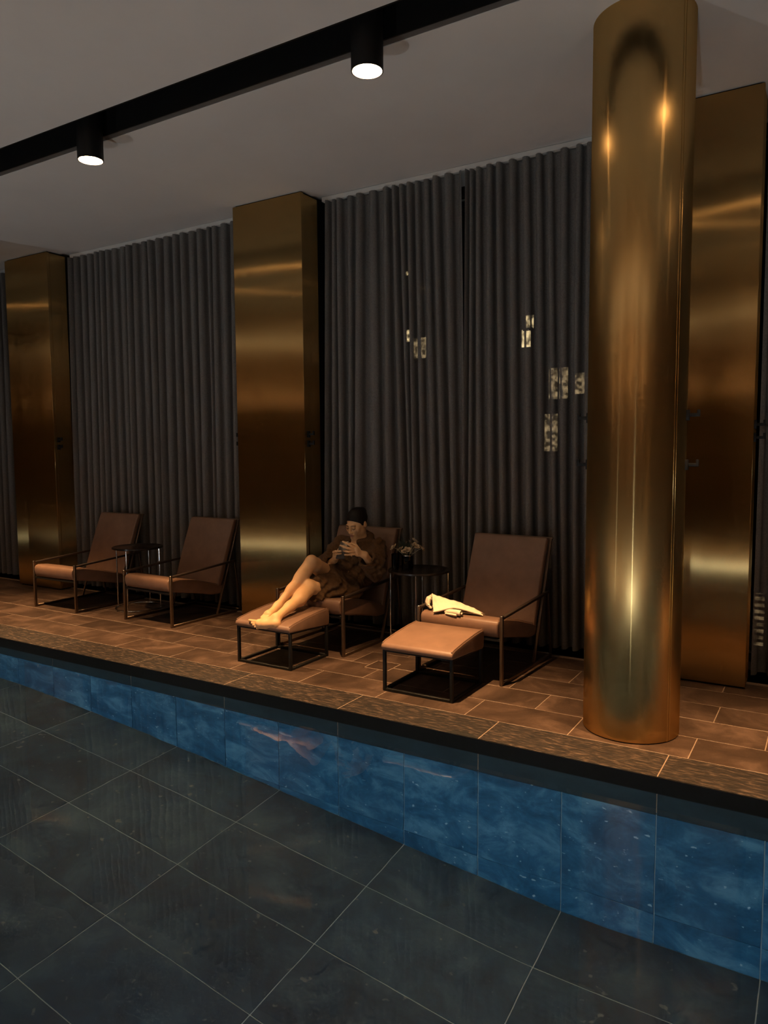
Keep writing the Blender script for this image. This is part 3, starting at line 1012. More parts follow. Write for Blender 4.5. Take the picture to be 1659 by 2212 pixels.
# ------------------------------------------------------------------ the woman (implicit surfaces, one continuous body)
class Field:
    def __init__(self, lo, hi, h):
        self.lo, self.h = np.array(lo, float), h
        self.n = np.ceil((np.array(hi) - self.lo) / h).astype(int) + 1
        self.ax = [(self.lo[i] + h * np.arange(self.n[i])).astype(np.float32) for i in range(3)]
        self.d = np.full(tuple(self.n), 0.09, np.float32)

    def _sl(self, lo, hi, pad):
        s = []
        for i in range(3):
            a = int(max(0, math.floor((lo[i] - pad - self.lo[i]) / self.h)))
            b = int(min(self.n[i], math.ceil((hi[i] + pad - self.lo[i]) / self.h) + 1))
            s.append(slice(a, max(a, b)))
        return tuple(s)

    def _xyz(self, s):
        return self.ax[0][s[0]][:, None, None], self.ax[1][s[1]][None, :, None], self.ax[2][s[2]][None, None, :]

    def _mix(self, s, d, k, op):
        a = self.d[s]
        if op == 'u':
            h = np.maximum(k - np.abs(a - d), 0) / k if k > 0 else 0
            self.d[s] = np.minimum(a, d) - (h * h * k * 0.25 if k > 0 else 0)
        else:
            h = np.maximum(k - np.abs(a + d), 0) / k if k > 0 else 0
            self.d[s] = np.maximum(a, -d) + (h * h * k * 0.25 if k > 0 else 0)

    def cap(self, a, b, ra, rb, k=0.012, op='u', flat=None):
        """tapered capsule; flat=(axis, factor) squashes it along a direction"""
        a, b = np.array(a, float), np.array(b, float)
        R = max(ra, rb)
        s = self._sl(np.minimum(a, b) - R, np.maximum(a, b) + R, k + 0.03)
        X, Y, Z = self._xyz(s)
        ab = b - a
        L = float(ab @ ab) + 1e-12
        t = np.clip(((X - a[0]) * ab[0] + (Y - a[1]) * ab[1] + (Z - a[2]) * ab[2]) / L, 0, 1)
        dx, dy, dz = X - a[0] - t * ab[0], Y - a[1] - t * ab[1], Z - a[2] - t * ab[2]
        if flat is not None:
            n, q = np.array(flat[0], float), flat[1]
            n /= np.linalg.norm(n)
            w = dx * n[0] + dy * n[1] + dz * n[2]
            m = (1 / q - 1)
            dx, dy, dz = dx + m * w * n[0], dy + m * w * n[1], dz + m * w * n[2]
        d = np.sqrt(dx * dx + dy * dy + dz * dz) - (ra + (rb - ra) * t)
        self._mix(s, d.astype(np.float32), k, op)
        return self

    def ell(self, c, r, rot=None, k=0.012, op='u'):
        c, r = np.array(c, float), np.array(r, float)
        R = np.eye(3) if rot is None else np.array(rot, float)
        m = float(r.max())
        s = self._sl(c - m, c + m, k + 0.03)
        X, Y, Z = self._xyz(s)
        dx, dy, dz = X - c[0], Y - c[1], Z - c[2]
        p = [dx * R[0, i] + dy * R[1, i] + dz * R[2, i] for i in range(3)]
        k0 = np.sqrt(sum((p[i] / r[i]) ** 2 for i in range(3)))
        k1 = np.sqrt(sum((p[i] / r[i] ** 2) ** 2 for i in range(3))) + 1e-9
        d = k0 * (k0 - 1) / k1
        self._mix(s, d.astype(np.float32), k, op)
        return self

    def cut(self, n, c, lo=None, hi=None):
        """remove everything on the side n points to (inside the box)"""
        s = (slice(None),) * 3 if lo is None else self._sl(lo, hi, 0)
        X, Y, Z = self._xyz(s)
        d = (X - c[0]) * n[0] + (Y - c[1]) * n[1] + (Z - c[2]) * n[2]
        self.d[s] = np.maximum(self.d[s], d.astype(np.float32))
        return self

    def mesh(self, name, mat):
        d = self.d
        nx, ny, nz = d.shape
        sgn = d < 0
        cnt = np.zeros((nx - 1, ny - 1, nz - 1), np.int8)
        for i in (0, 1):
            for j in (0, 1):
                for k in (0, 1):
                    cnt += sgn[i:nx - 1 + i, j:ny - 1 + j, k:nz - 1 + k]
        act = (cnt > 0) & (cnt < 8)
        I, J, K = np.nonzero(act)
        idx = np.full(act.shape, -1, np.int32)
        idx[I, J, K] = np.arange(len(I))
        P = np.zeros((len(I), 3))
        W = np.zeros(len(I))
        cor = [(i, j, k) for i in (0, 1) for j in (0, 1) for k in (0, 1)]
        for a in range(8):
            for b in range(a + 1, 8):
                ca, cb = cor[a], cor[b]
                if sum(abs(ca[q] - cb[q]) for q in range(3)) != 1: continue
                va = d[I + ca[0], J + ca[1], K + ca[2]]
                vb = d[I + cb[0], J + cb[1], K + cb[2]]
                m = (va < 0) != (vb < 0)
                t = np.where(m, va / np.where(m, va - vb, 1), 0)
                for q in range(3):
                    P[:, q] += np.where(m, ca[q] + t * (cb[q] - ca[q]), 0)
                W += m
        P /= W[:, None]
        P += np.stack([I, J, K], 1)
        P = P * self.h + self.lo
        F = []
        for ax in range(3):
            o = [(1, 2), (2, 0), (0, 1)][ax]
            sl0, sl1 = [slice(None)] * 3, [slice(None)] * 3
            sl0[ax], sl1[ax] = slice(0, -1), slice(1, None)
            A, B = sgn[tuple(sl0)], sgn[tuple(sl1)]
            ch = A != B
            e = np.nonzero(ch)
            E = np.stack(e, 1)
            ok = (E[:, o[0]] > 0) & (E[:, o[1]] > 0)
            for q in o: ok &= E[:, q] < d.shape[q] - 1
            E = E[ok]
            fl = A[tuple(E.T)]
            def cell(du, dv):
                C = E.copy()
                C[:, o[0]] -= du
                C[:, o[1]] -= dv
                return idx[C[:, 0], C[:, 1], C[:, 2]]
            q = np.stack([cell(1, 1), cell(0, 1), cell(0, 0), cell(1, 0)], 1)
            q[~fl] = q[~fl][:, ::-1]
            F.append(q)
        F = np.concatenate(F)
        me = bpy.data.meshes.new(name)
        me.vertices.add(len(P))
        me.vertices.foreach_set('co', P.astype(np.float32).ravel())
        me.loops.add(F.size)
        me.loops.foreach_set('vertex_index', F.astype(np.int32).ravel())
        me.polygons.add(len(F))
        me.polygons.foreach_set('loop_start', np.arange(0, F.size, 4, dtype=np.int32))
        me.polygons.foreach_set('loop_total', np.full(len(F), 4, np.int32))
        me.update(calc_edges=True)
        me.validate()
        me.polygons.foreach_set('use_smooth', np.ones(len(me.polygons), bool))
        me.materials.append(mat)
        return me


woman = empty('person', (-3.32, 1.33, 0.0), label='woman in a brown bathrobe sitting with bare legs up, looking at a phone', cat='person')
WO = Vector(woman.location)


def attach(o, parent=woman):
    """keep world coordinates of a mesh under the woman (her Empty is not rotated)"""
    o.parent = parent
    if parent is woman: o.location = -WO
    return o


# joints
HIPR, HIPL = (-3.405, 1.35, 0.475), (-3.245, 1.33, 0.465)
KNR, ANR = (-3.337, 0.945, 0.676), (-3.415, 0.640, 0.392)
KNL, ANL = (-3.297, 0.862, 0.503), (-3.305, 0.485, 0.348)
CHEST, NECK = (-3.262, 1.475, 0.70), (-3.250, 1.475, 0.845)
SHR, ELR, WRR = (-3.425, 1.465, 0.750), (-3.465, 1.285, 0.575), (-3.285, 1.175, 0.672)
SHL, ELL_, WRL = (-3.090, 1.490, 0.745), (-3.020, 1.335, 0.590), (-3.005, 1.170, 0.728)
HC = np.array((-3.246, 1.425, 0.938))
hp, hy, hr = math.radians(-24), math.radians(-3), math.radians(3)
HM = np.array((Matrix.Rotation(hy, 3, 'Z') @ Matrix.Rotation(hr, 3, 'Y') @ Matrix.Rotation(-hp, 3, 'X')))


def hw(p):
    return HC + HM @ np.array(p, float)


fb = Field((-3.62, 0.37, 0.245), (-2.86, 1.66, 1.08), 0.0036)
# torso under the robe
fb.ell((-3.32, 1.40, 0.49), (0.15, 0.12, 0.10)).cap((-3.31, 1.42, 0.50), CHEST, 0.11, 0.105, 0.05)
fb.cap(CHEST, (-3.255, 1.47, 0.80), 0.10, 0.07, 0.04).cap((-3.255, 1.48, 0.79), hw((0, 0.035, -0.075)), 0.050, 0.044, 0.03)
fb.cap(SHR, SHL, 0.042, 0.042, 0.03)
# legs
for hip, kn, an, out in ((HIPR, KNR, ANR, -1), (HIPL, KNL, ANL, 1)):
    hip, kn, an = np.array(hip), np.array(kn), np.array(an)
    fb.cap(hip, kn * 0.85 + hip * 0.15, 0.083, 0.056, 0.03)
    fb.cap(kn * 0.9 + hip * 0.1, kn, 0.054, 0.049, 0.03)
    sh = an - kn
    L = np.linalg.norm(sh)
    th = (hip - kn) / np.linalg.norm(hip - kn)
    bk = th - (sh / L) * (th @ (sh / L))          # towards the back of the calf
    bk /= np.linalg.norm(bk)
    fb.cap(kn, kn + sh * 0.22, 0.047, 0.045, 0.02)
    fb.cap(kn + sh * 0.10 + bk * 0.014, kn + sh * 0.34 + bk * 0.016, 0.042, 0.047, 0.03)
    fb.cap(kn + sh * 0.34 + bk * 0.014, kn + sh * 0.62 + bk * 0.006, 0.046, 0.034, 0.03)
    fb.cap(kn + sh * 0.60 + bk * 0.004, an, 0.034, 0.0275, 0.03)
    fb.ell(kn - bk * 0.022 - sh / L * 0.012, (0.030, 0.030, 0.030), k=0.03)       # knee cap
# far (her right) foot, sole down on the ottoman
fb.cap(ANR, (-3.415, 0.660, 0.365), 0.029, 0.028, 0.02)
fb.cap((-3.415, 0.665, 0.358), (-3.412, 0.530, 0.352), 0.027, 0.026, 0.025)
fb.cap(ANR, (-3.411, 0.540, 0.356), 0.026, 0.022, 0.03)
fb.cap((-3.425, 0.530, 0.350), (-3.396, 0.520, 0.352), 0.023, 0.023, 0.02)
for k, (tx, ty) in enumerate(((-3.388, 0.462), (-3.403, 0.458), (-3.416, 0.464), (-3.428, 0.472), (-3.440, 0.484))):
    fb.cap((tx + 0.001, 0.520, 0.349), (tx, ty, 0.339), 0.0115, 0.0100 if k == 0 else 0.0078, 0.008)
for s in (-1, 1): fb.ell((-3.415 + s * 0.026, 0.640, 0.388), (0.010, 0.012, 0.012), k=0.012)
# near (her left) foot, lying on its outer edge, toes towards the far corner
fb.cap(ANL, (-3.288, 0.462, 0.320), 0.030, 0.029, 0.02)
fb.cap((-3.288, 0.455, 0.314), (-3.365, 0.446, 0.305), 0.029, 0.027, 0.025)
fb.cap(ANL, (-3.385, 0.447, 0.312), 0.027, 0.022, 0.03)
fb.cap((-3.365, 0.446, 0.304), (-3.425, 0.440, 0.304), 0.027, 0.024, 0.02)
fb.cap((-3.430, 0.442, 0.314), (-3.402, 0.436, 0.290), 0.018, 0.016, 0.02)
for a, b, r0, r1 in (((-3.440, 0.442, 0.317), (-3.512, 0.440, 0.318), 0.0115, 0.0092), ((-3.435, 0.438, 0.307), (-3.484, 0.432, 0.303), 0.0095, 0.0078),
                     ((-3.425, 0.435, 0.299), (-3.466, 0.428, 0.292), 0.0090, 0.0074), ((-3.415, 0.433, 0.291), (-3.448, 0.426, 0.281), 0.0086, 0.0070),
                     ((-3.402, 0.432, 0.283), (-3.428, 0.425, 0.271), 0.0084, 0.0068)):
    fb.cap(a, b, r0, r1, 0.006)
fb.ell((-3.290, 0.500, 0.362), (0.011, 0.011, 0.012), k=0.012)
# arms
fb.cap(SHR, ELR, 0.040, 0.036, 0.02).cap(ELR, WRR, 0.038, 0.025, 0.03)
fb.cap(SHL, ELL_, 0.040, 0.036, 0.02).cap(ELL_, WRL, 0.038, 0.025, 0.03)


def finger(pts, rs, k=0.004):
    for (a, ra), (b, rb) in zip(zip(pts[:-1], rs[:-1]), zip(pts[1:], rs[1:])):
        fb.cap(a, b, ra, rb, k)


# her left hand: back of the hand to the viewer, fingers across the back of the phone
fb.cap(WRL, (-3.045, 1.128, 0.752), 0.024, 0.026, 0.02, flat=((0.2, -1, 0.2), 0.75))
fb.cap((-3.048, 1.115, 0.778), (-3.040, 1.122, 0.742), 0.019, 0.019, 0.018)
finger([(-3.050, 1.110, 0.786), (-3.074, 1.082, 0.806), (-3.104, 1.068, 0.824), (-3.134, 1.070, 0.833)], [0.0105, 0.0095, 0.0085, 0.0070])
finger([(-3.052, 1.106, 0.772), (-3.086, 1.064, 0.787), (-3.122, 1.058, 0.797), (-3.154, 1.066, 0.803)], [0.0105, 0.0098, 0.0088, 0.0072])
finger([(-3.048, 1.106, 0.756), (-3.078, 1.066, 0.760), (-3.106, 1.064, 0.763), (-3.134, 1.078, 0.763)], [0.0100, 0.0093, 0.0083, 0.0070])
finger([(-3.044, 1.110, 0.742), (-3.072, 1.078, 0.738), (-3.104, 1.078, 0.735), (-3.132, 1.090, 0.732)], [0.0092, 0.0083, 0.0074, 0.0062])
finger([(-3.036, 1.140, 0.770), (-3.062, 1.140, 0.798), (-3.092, 1.128, 0.812), (-3.116, 1.118, 0.812)], [0.0125, 0.0115, 0.0100, 0.0080])
# her right hand: cradles the lower half of the phone, finger ends curling round its edge
fb.cap(WRR, (-3.262, 1.150, 0.708), 0.023, 0.025, 0.02, flat=((1, 0.3, 0), 0.8))
fb.cap((-3.252, 1.148, 0.732), (-3.258, 1.158, 0.696), 0.018, 0.018, 0.018)
for dz, yy, tip in ((0.742, 1.112, -3.170), (0.722, 1.120, -3.174), (0.703, 1.128, -3.182), (0.687, 1.136, -3.190)):
    finger([(-3.250, yy + 0.030, dz - 0.004), (-3.246, yy - 0.006, dz), (-3.216, yy - 0.024, dz + 0.010), (tip, yy - 0.016, dz + 0.013)], [0.0105, 0.0098, 0.0088, 0.0072])
finger([(-3.248, 1.160, 0.722), (-3.234, 1.158, 0.752), (-3.210, 1.148, 0.772)], [0.0125, 0.0110, 0.0085])
# head
def he(c, r, k=0.012, op='u', rx=0.0):
    R = HM @ np.array(Matrix.Rotation(rx, 3, 'X'))
    fb.ell(hw(c), r, R, k, op)


he((0, 0.020, 0.030), (0.072, 0.090, 0.082))
he((0, -0.018, -0.030), (0.060, 0.070, 0.078), 0.03)
he((0, -0.030, -0.070), (0.043, 0.050, 0.042), 0.03)
he((0, -0.066, -0.098), (0.018, 0.016, 0.015), 0.025)
for s in (-1, 1):
    he((s * 0.042, 0.000, -0.058), (0.017, 0.032, 0.024), 0.03)          # jaw
    he((s * 0.037, -0.060, -0.026), (0.021, 0.019, 0.022), 0.025)        # cheek
    he((s * 0.030, -0.100, 0.002), (0.017, 0.017, 0.011), 0.010, 's')    # socket
    he((s * 0.030, -0.076, 0.000), (0.0145, 0.0125, 0.0110), 0.005)      # lid
    he((s * 0.074, 0.012, -0.008), (0.009, 0.018, 0.030), 0.008, rx=0.2)  # ear
    he((s * 0.0105, -0.0955, -0.0355), (0.0072, 0.008, 0.0062), 0.008)       # nostril
he((0, -0.079, 0.020), (0.046, 0.012, 0.010), 0.015)
fb.cap(hw((0, -0.086, 0.006)), hw((0, -0.1065, -0.031)), 0.0065, 0.0092, 0.012)
he((0, -0.087, -0.060), (0.021, 0.010, 0.0065), 0.008)
he((0, -0.086, -0.071), (0.018, 0.010, 0.0070), 0.006)
body = attach(obj('body', fb.mesh('body', M['skin'])))
body['label'] = 'bare legs, hands and face of the woman'


def hmesh(prims, name, mat, h=0.0022, lo=None, hi=None):
    f = Field(HC - 0.16 if lo is None else lo, HC + 0.16 if hi is None else hi, h)
    for c, r, k, op in prims:
        f.ell(hw(c), r, HM, k, op)
    return f


# hair drawn back into a knot
fh = hmesh([((0, 0.021, 0.032), (0.0775, 0.0960, 0.0885), 0.01, 'u')], 'hair', None, 0.003)
fh.cut(HM @ np.array((0, -0.692, -0.722)), hw((0, -0.075, 0.062)))
fh.ell(hw((0, 0.102, 0.052)), (0.034, 0.030, 0.034), HM, 0.02)
for s in (-1, 1): fh.ell(hw((s * 0.066, 0.000, 0.012)), (0.010, 0.022, 0.026), HM, 0.012)
attach(obj('hair', fh.mesh('hair', M['hair'])))
for s in (-1, 1):
    attach(MB().tube([hw((s * 0.012, -0.0915, 0.019)), hw((s * 0.026, -0.0930, 0.0245)), hw((s * 0.040, -0.0860, 0.024)), hw((s * 0.052, -0.0730, 0.0175))], [0.0016, 0.0022, 0.0020, 0.0010], 6).build('eyebrow', M['hair'], smooth=True))
    attach(MB().tube([hw((s * 0.0160, -0.0850, -0.0050)), hw((s * 0.024, -0.0890, -0.0085)), hw((s * 0.033, -0.0885, -0.0090)), hw((s * 0.044, -0.0800, -0.0050))], [0.0012, 0.0020, 0.0022, 0.0014], 6).build('eyelashes', M['hair'], smooth=True))
fl = hmesh([((0, -0.0885, -0.0600), (0.0205, 0.0100, 0.0058), 0.003, 'u'), ((0, -0.0875, -0.0710), (0.0170, 0.0102, 0.0062), 0.002, 'u')], 'lips', None, 0.0016, hw((0, -0.088, -0.066)) - 0.04, hw((0, -0.088, -0.066)) + 0.04)
attach(obj('lips', fl.mesh('lips', M['lips'])))

# bathrobe
fr_ = Field((-3.66, 0.84, 0.36), (-2.84, 1.72, 0.94), 0.0046)
fr_.ell((-3.32, 1.42, 0.49), (0.205, 0.150, 0.115), k=0.03)
fr_.cap((-3.31, 1.44, 0.52), (-3.262, 1.490, 0.70), 0.150, 0.135, 0.05)
fr_.ell((-3.256, 1.495, 0.745), (0.175, 0.095, 0.075), k=0.05)
fr_.cap((-3.256, 1.51, 0.77), (-3.252, 1.52, 0.81), 0.080, 0.055, 0.05)
for sh, el, wr in ((SHR, ELR, WRR), (SHL, ELL_, WRL)):
    sh, el, wr = np.array(sh), np.array(el), np.array(wr)
    fr_.cap(sh, el, 0.072, 0.078, 0.03)
    end = el + (wr - el) * 0.88
    fr_.cap(el, end, 0.076, 0.060, 0.03)
    fr_.cap(el + (end - el) * 0.55 + np.array((0, 0, -0.028)), end + np.array((0, 0, -0.035)), 0.050, 0.046, 0.03)   # hanging cuff
    ax = (wr - el) / np.linalg.norm(wr - el)
    fr_.cut(ax, end - ax * 0.012, end - 0.10 - 0.0 * ax, end + 0.10)
    fr_.cap(end - ax * 0.055 + np.array((0, 0, -0.012)), end + ax * 0.06 + np.array((0, 0, -0.014)), 0.040, 0.052, 0.006, 's')
# lap, skirt over the near thigh and the part falling to the seat
fr_.cap((-3.283, 0.900, 0.494), HIPL, 0.076, 0.110, 0.03)
fr_.cap((-3.262, 0.905, 0.455), (-3.215, 1.22, 0.440), 0.056, 0.070, 0.03)
fr_.cap((-3.205, 0.955, 0.432), (-3.160, 1.25, 0.425), 0.020, 0.060, 0.03)
fr_.cap((-3.375, 1.19, 0.575), HIPR, 0.082, 0.105, 0.03)
fr_.cap((-3.33, 1.14, 0.535), (-3.32, 1.33, 0.52), 0.050, 0.110, 0.04)
fr_.cap((-3.300, 1.02, 0.545), (-3.285, 1.25, 0.560), 0.022, 0.060, 0.025)
# cut the hem slantwise behind the knees
fr_.cut((0.30, -0.95, 0.10), (-3.290, 0.893, 0.500), (-3.45, 0.80, 0.34), (-3.10, 1.02, 0.62))
# shawl collar
for pts in ([(-3.250, 1.550, 0.830), (-3.178, 1.530, 0.822), (-3.148, 1.465, 0.780), (-3.172, 1.395, 0.715), (-3.232, 1.345, 0.635)],
            [(-3.250, 1.550, 0.830), (-3.320, 1.530, 0.822), (-3.352, 1.465, 0.775), (-3.330, 1.395, 0.715), (-3.275, 1.350, 0.635)]):
    for a, b in zip(pts[:-1], pts[1:]):
        fr_.cap(a, b, 0.030, 0.030, 0.012)
# opening at the throat
fr_.cap((-3.250, 1.365, 0.850), (-3.253, 1.372, 0.715), 0.062, 0.016, 0.010, 's')
fr_.cap((-3.250, 1.430, 0.880), (-3.250, 1.470, 0.80), 0.066, 0.050, 0.010, 's')
# folds in the cloth
X, Y, Z = fr_._xyz((slice(None),) * 3)
wx = 0.020 * np.sin(23 * Z + 11 * Y) + 0.015 * np.sin(31 * Y + 9 * X)
fold = 0.0075 * np.sin(58 * (X * 0.9 + Z * 0.55 + wx) + 9 * Y) + 0.0055 * np.sin(92 * (Y * 0.55 - Z * 0.8 + wx) + 5 * X) + 0.0030 * np.sin(150 * (X * 0.4 + Y * 0.5 + Z * 0.7 + wx))
fr_.d += fold.astype(np.float32) * (fr_.d < 0.05)
robe = attach(obj('bathrobe', fr_.mesh('bathrobe', M['robe'])))
robe['label'] = 'dark brown terry bathrobe'
belt = MB()
belt.bar((-3.40, 1.270, 0.585), (-3.315, 1.262, 0.590), 0.030, 0.010, (0, -0.8, 0.6))
belt.bar((-3.315, 1.262, 0.590), (-3.215, 1.262, 0.560), 0.030, 0.010, (0, -0.8, 0.6))
attach(belt.build('belt', M['robe'], bevel=0.004, seg=2))

# phone held in both hands
ph_up = Vector((0.03, -0.57, 0.82)).normalized()
ph_n = Vector((0.08, -0.82, -0.57))
ph_n = (ph_n - ph_up * ph_n.dot(ph_up)).normalized()
ph_x = ph_up.cross(ph_n).normalized()
pm = Matrix((( ph_x.x, ph_n.x, ph_up.x), (ph_x.y, ph_n.y, ph_up.y), (ph_x.z, ph_n.z, ph_up.z)))
phone = empty('phone', (-3.176, 1.122, 0.757), label='dark phone with a bright metal edge held in the woman\'s hands', cat='phone')
phone.rotation_euler = pm.to_euler()
MB().box(-0.036, 0.036, -0.0042, 0.0042, -0.073, 0.073).build('body', M['phone_body'], phone, bevel=0.004, seg=3)
e = MB()
e.box(-0.0366, 0.0366, -0.0034, 0.0034, 0.0705, 0.0742).box(-0.0370, -0.0350, -0.0034, 0.0034, -0.07, 0.07).box(0.0350, 0.0370, -0.0034, 0.0034, -0.07, 0.07)
e.build('metal_edge', M['phone_edge'], phone, bevel=0.001, seg=1)
cm = MB().box(-0.030, -0.002, 0.004, 0.0062, 0.038, 0.066).build('camera_module', M['black'], phone, bevel=0.003, seg=2)
for lx, lz in ((-0.023, 0.059), (-0.023, 0.045), (-0.009, 0.052)):
    MB().lathe([(0.0, 0.0), (0.0052, 0.0), (0.0052, 0.0014), (0.0, 0.0014)], 14).build('camera_lens', M['chrome'], cm, loc=(lx, 0.0062, lz), rot=(-PI / 2, 0, 0))

# ------------------------------------------------------------------ vase, flowers, tumbler on the side table
VX, VY, VZ = -2.79, 1.44, 0.602
vase = empty('vase', (VX, VY, VZ), label='dark glass vase of cream flowers on the round side table', cat='vase')
MB().lathe([(0.0, 0.0), (0.043, 0.0), (0.046, 0.01), (0.046, 0.105), (0.043, 0.105), (0.043, 0.012), (0.0, 0.012)], 28).build('body', M['vase_glass'], vase, smooth=True)
MB().lathe([(0.043, 0.104), (0.0465, 0.104), (0.0465, 0.108), (0.043, 0.108), (0.043, 0.104)], 28, caps=False).build('rim', M['chrome'], vase, smooth=True)


def petal_mesh(r, n, cup, seed):
    rg = random.Random(seed)
    b = MB()
    for ring, (rr, el, m) in enumerate(((r, cup, n), (r * 0.72, cup + 0.45, n - 1), (r * 0.4, cup + 0.85, 4))):
        for k in range(m):
            a = 2 * PI * k / m + ring * 0.5 + rg.uniform(-0.15, 0.15)
            e = el + rg.uniform(-0.2, 0.2)
            w = rr * 0.42
            dirv = Vector((math.cos(a) * math.cos(e), math.sin(a) * math.cos(e), math.sin(e)))
            side = Vector((-math.sin(a), math.cos(a), 0))
            up = dirv.cross(side) * -1
            pts = []
            for s, ww, lift in ((0.05, 0.25, 0.0), (0.45, 0.9, 0.03), (0.8, 1.0, 0.0), (1.0, 0.45, -0.12)):
                c = dirv * (rr * s) + up * (rr * lift)
                pts.append((c - side * w * ww, c + up * (-rr * 0.12 * ww), c + side * w * ww))
            v = [q for p in pts for q in p]
            f = []
            for i in range(3):
                for j in range(2):
                    o = i * 3 + j
                    f.append((o, o + 1, o + 4, o + 3))
            b.add(v, f)
    return b


FLOW = [(-0.085, -0.055, 0.150, 0.036), (-0.045, -0.030, 0.135, 0.032), (0.03, -0.05, 0.140, 0.030), (0.075, -0.01, 0.165, 0.036), (0.105, 0.035, 0.145, 0.030),
        (0.035, 0.05, 0.195, 0.034), (-0.02, 0.06, 0.175, 0.030), (0.0, -0.045, 0.125, 0.028)]
FLAB = ['cream blossom hanging lowest at the left of the vase', 'cream blossom just left of the vase rim', 'cream blossom right of centre, low at the vase rim',
        'large cream blossom leaning out to the right of the vase', 'cream blossom farthest right of the vase', 'cream blossom standing highest at the back of the vase',
        'cream blossom behind the dark leaves in the vase', 'small cream blossom at the front of the vase rim']
for i, (fx, fy, fz, r) in enumerate(FLOW):
    t = empty('flower', (VX, VY, VZ + 0.014), label=FLAB[i], cat='flower', group='cream flowers in the vase')
    tipv = Vector((fx, fy, fz))
    MB().tube([(fx * 0.18, fy * 0.18, 0.0), (fx * 0.30, fy * 0.30, 0.095), tuple(tipv * 0.8 + Vector((0, 0, 0.02))), tuple(tipv)], 0.0022, 6).build('stem', M['stem'], t, smooth=True)
    q = Vector((fx, fy, 0.09)).to_track_quat('Z', 'Y').to_euler()
    petal_mesh(r, 6, 0.25, i).build('blossom', M['petal'], t, loc=tipv, rot=q, smooth=True)
sp = empty('leaf_spray', (VX, VY, VZ + 0.014), label='dark glossy leaves standing up among the cream flowers', cat='leaves')
for k, (lx, ly, lz, w) in enumerate(((-0.07, -0.02, 0.225, 0.016), (-0.045, 0.0, 0.235, 0.015), (-0.01, -0.03, 0.205, 0.018), (0.018, -0.03, 0.195, 0.018), (0.0, 0.02, 0.22, 0.016), (-0.06, -0.04, 0.185, 0.015))):
    base, tip = Vector((lx * 0.15, ly * 0.15, 0.03)), Vector((lx, ly, lz))
    d = (tip - base)
    s = d.cross(Vector((0.55, -0.83, 0))).normalized()
    nn = d.cross(s).normalized()
    v, f = [], []
    for i in range(7):
        u = i / 6
        ww = w * math.sin(PI * min(1, max(0.04, (u - 0.25) / 0.75))) if u > 0.3 else 0.0025
        c = base + d * u + nn * 0.01 * math.sin(PI * u)
        v += [c - s * ww, c + nn * 0.004, c + s * ww]
    for i in range(6):
        for j in range(2):
            o = i * 3 + j
            f.append((o, o + 1, o + 4, o + 3))
    MB().add(v, f).build('leaf', M['leaf'], sp, smooth=True)
for i in range(2):
    MB().tube([(-0.005 + 0.014 * i, -0.038, -0.004), (-0.004 + 0.014 * i, -0.036, 0.10), (-0.006 + 0.02 * i, -0.045, 0.13)], 0.0022, 6).build('stem', M['stem'], sp, smooth=True)
tum = empty('tumbler', (-2.865, 1.385, 0.602), label='small dark glass tumbler beside the vase, nearer the woman', cat='glass')
MB().lathe([(0.0, 0.0), (0.026, 0.0), (0.031, 0.12), (0.028, 0.12), (0.023, 0.008), (0.0, 0.008)], 24).build('body', M['vase_glass'], tum, smooth=True)
MB().lathe([(0.0, 0.009), (0.0225, 0.009), (0.0255, 0.05), (0.0, 0.05)], 24).build('drink', M['tabletop'], tum, smooth=True)

# ------------------------------------------------------------------ towel on the seat of the near chair
def loft(curves, n=40, thick=0.007):
    """smooth sheet through several curves of equal point count"""
    def cat(p, t):
        m = len(p) - 1
        x = t * m
        i = min(int(x), m - 1)
        u = x - i
        p0, p1, p2, p3 = p[max(i - 1, 0)], p[i], p[i + 1], p[min(i + 2, m)]
        return 0.5 * ((2 * p1) + (p2 - p0) * u + (2 * p0 - 5 * p1 + 4 * p2 - p3) * u * u + (3 * p1 - p0 - 3 * p2 + p3) * u ** 3)
    cs = [[Vector(q) for q in c] for c in curves]
    rows = [[cat(c, i / n) for i in range(n + 1)] for c in cs]
    m = 6 * (len(cs) - 1)
    grid = [[cat([r[i] for r in rows], j / m) for i in range(n + 1)] for j in range(m + 1)]
    for j in range(m + 1):
        for i in range(n + 1):
            grid[j][i].z += 0.0022 * math.sin(i * 0.55 + j * 0.35) + 0.0012 * math.sin(i * 1.3 - j * 0.6)
    v = [q for row in grid for q in row]
    f = []
    w = n + 1
    for j in range(m):
        for i in range(n):
            a = j * w + i
            f.append((a, a + 1, a + 1 + w, a + w))
    me = bpy.data.meshes.new('t')
    me.from_pydata(v, [], f)
    bm = bmesh.new()
    bm.from_mesh(me)
    bmesh.ops.recalc_face_normals(bm, faces=bm.faces)
    bmesh.ops.solidify(bm, geom=bm.faces[:], thickness=thick)
    bm.verts.index_update()
    out = ([tuple(q.co) for q in bm.verts], [tuple(q.index for q in p.verts) for p in bm.faces])
    bm.free()
    bpy.data.meshes.remove(me)
    return out


tw = MB()
# main flap: back edge, ridge, mid slope, front edge
tw.add(*loft([
    [(-2.352, 1.085, 0.420), (-2.27, 1.11, 0.410), (-2.16, 1.11, 0.405), (-2.05, 1.10, 0.405), (-1.985, 1.08, 0.408)],
    [(-2.348, 1.010, 0.524), (-2.285, 1.015, 0.506), (-2.175, 1.025, 0.484), (-2.065, 1.025, 0.458), (-1.990, 1.015, 0.432)],
    [(-2.318, 0.955, 0.474), (-2.255, 0.955, 0.480), (-2.165, 0.965, 0.478), (-2.065, 0.985, 0.456), (-1.972, 0.985, 0.430)],
    [(-2.278, 0.892, 0.430), (-2.215, 0.900, 0.446), (-2.140, 0.918, 0.468), (-2.050, 0.950, 0.448), (-1.962, 0.966, 0.428)]], thick=0.008))
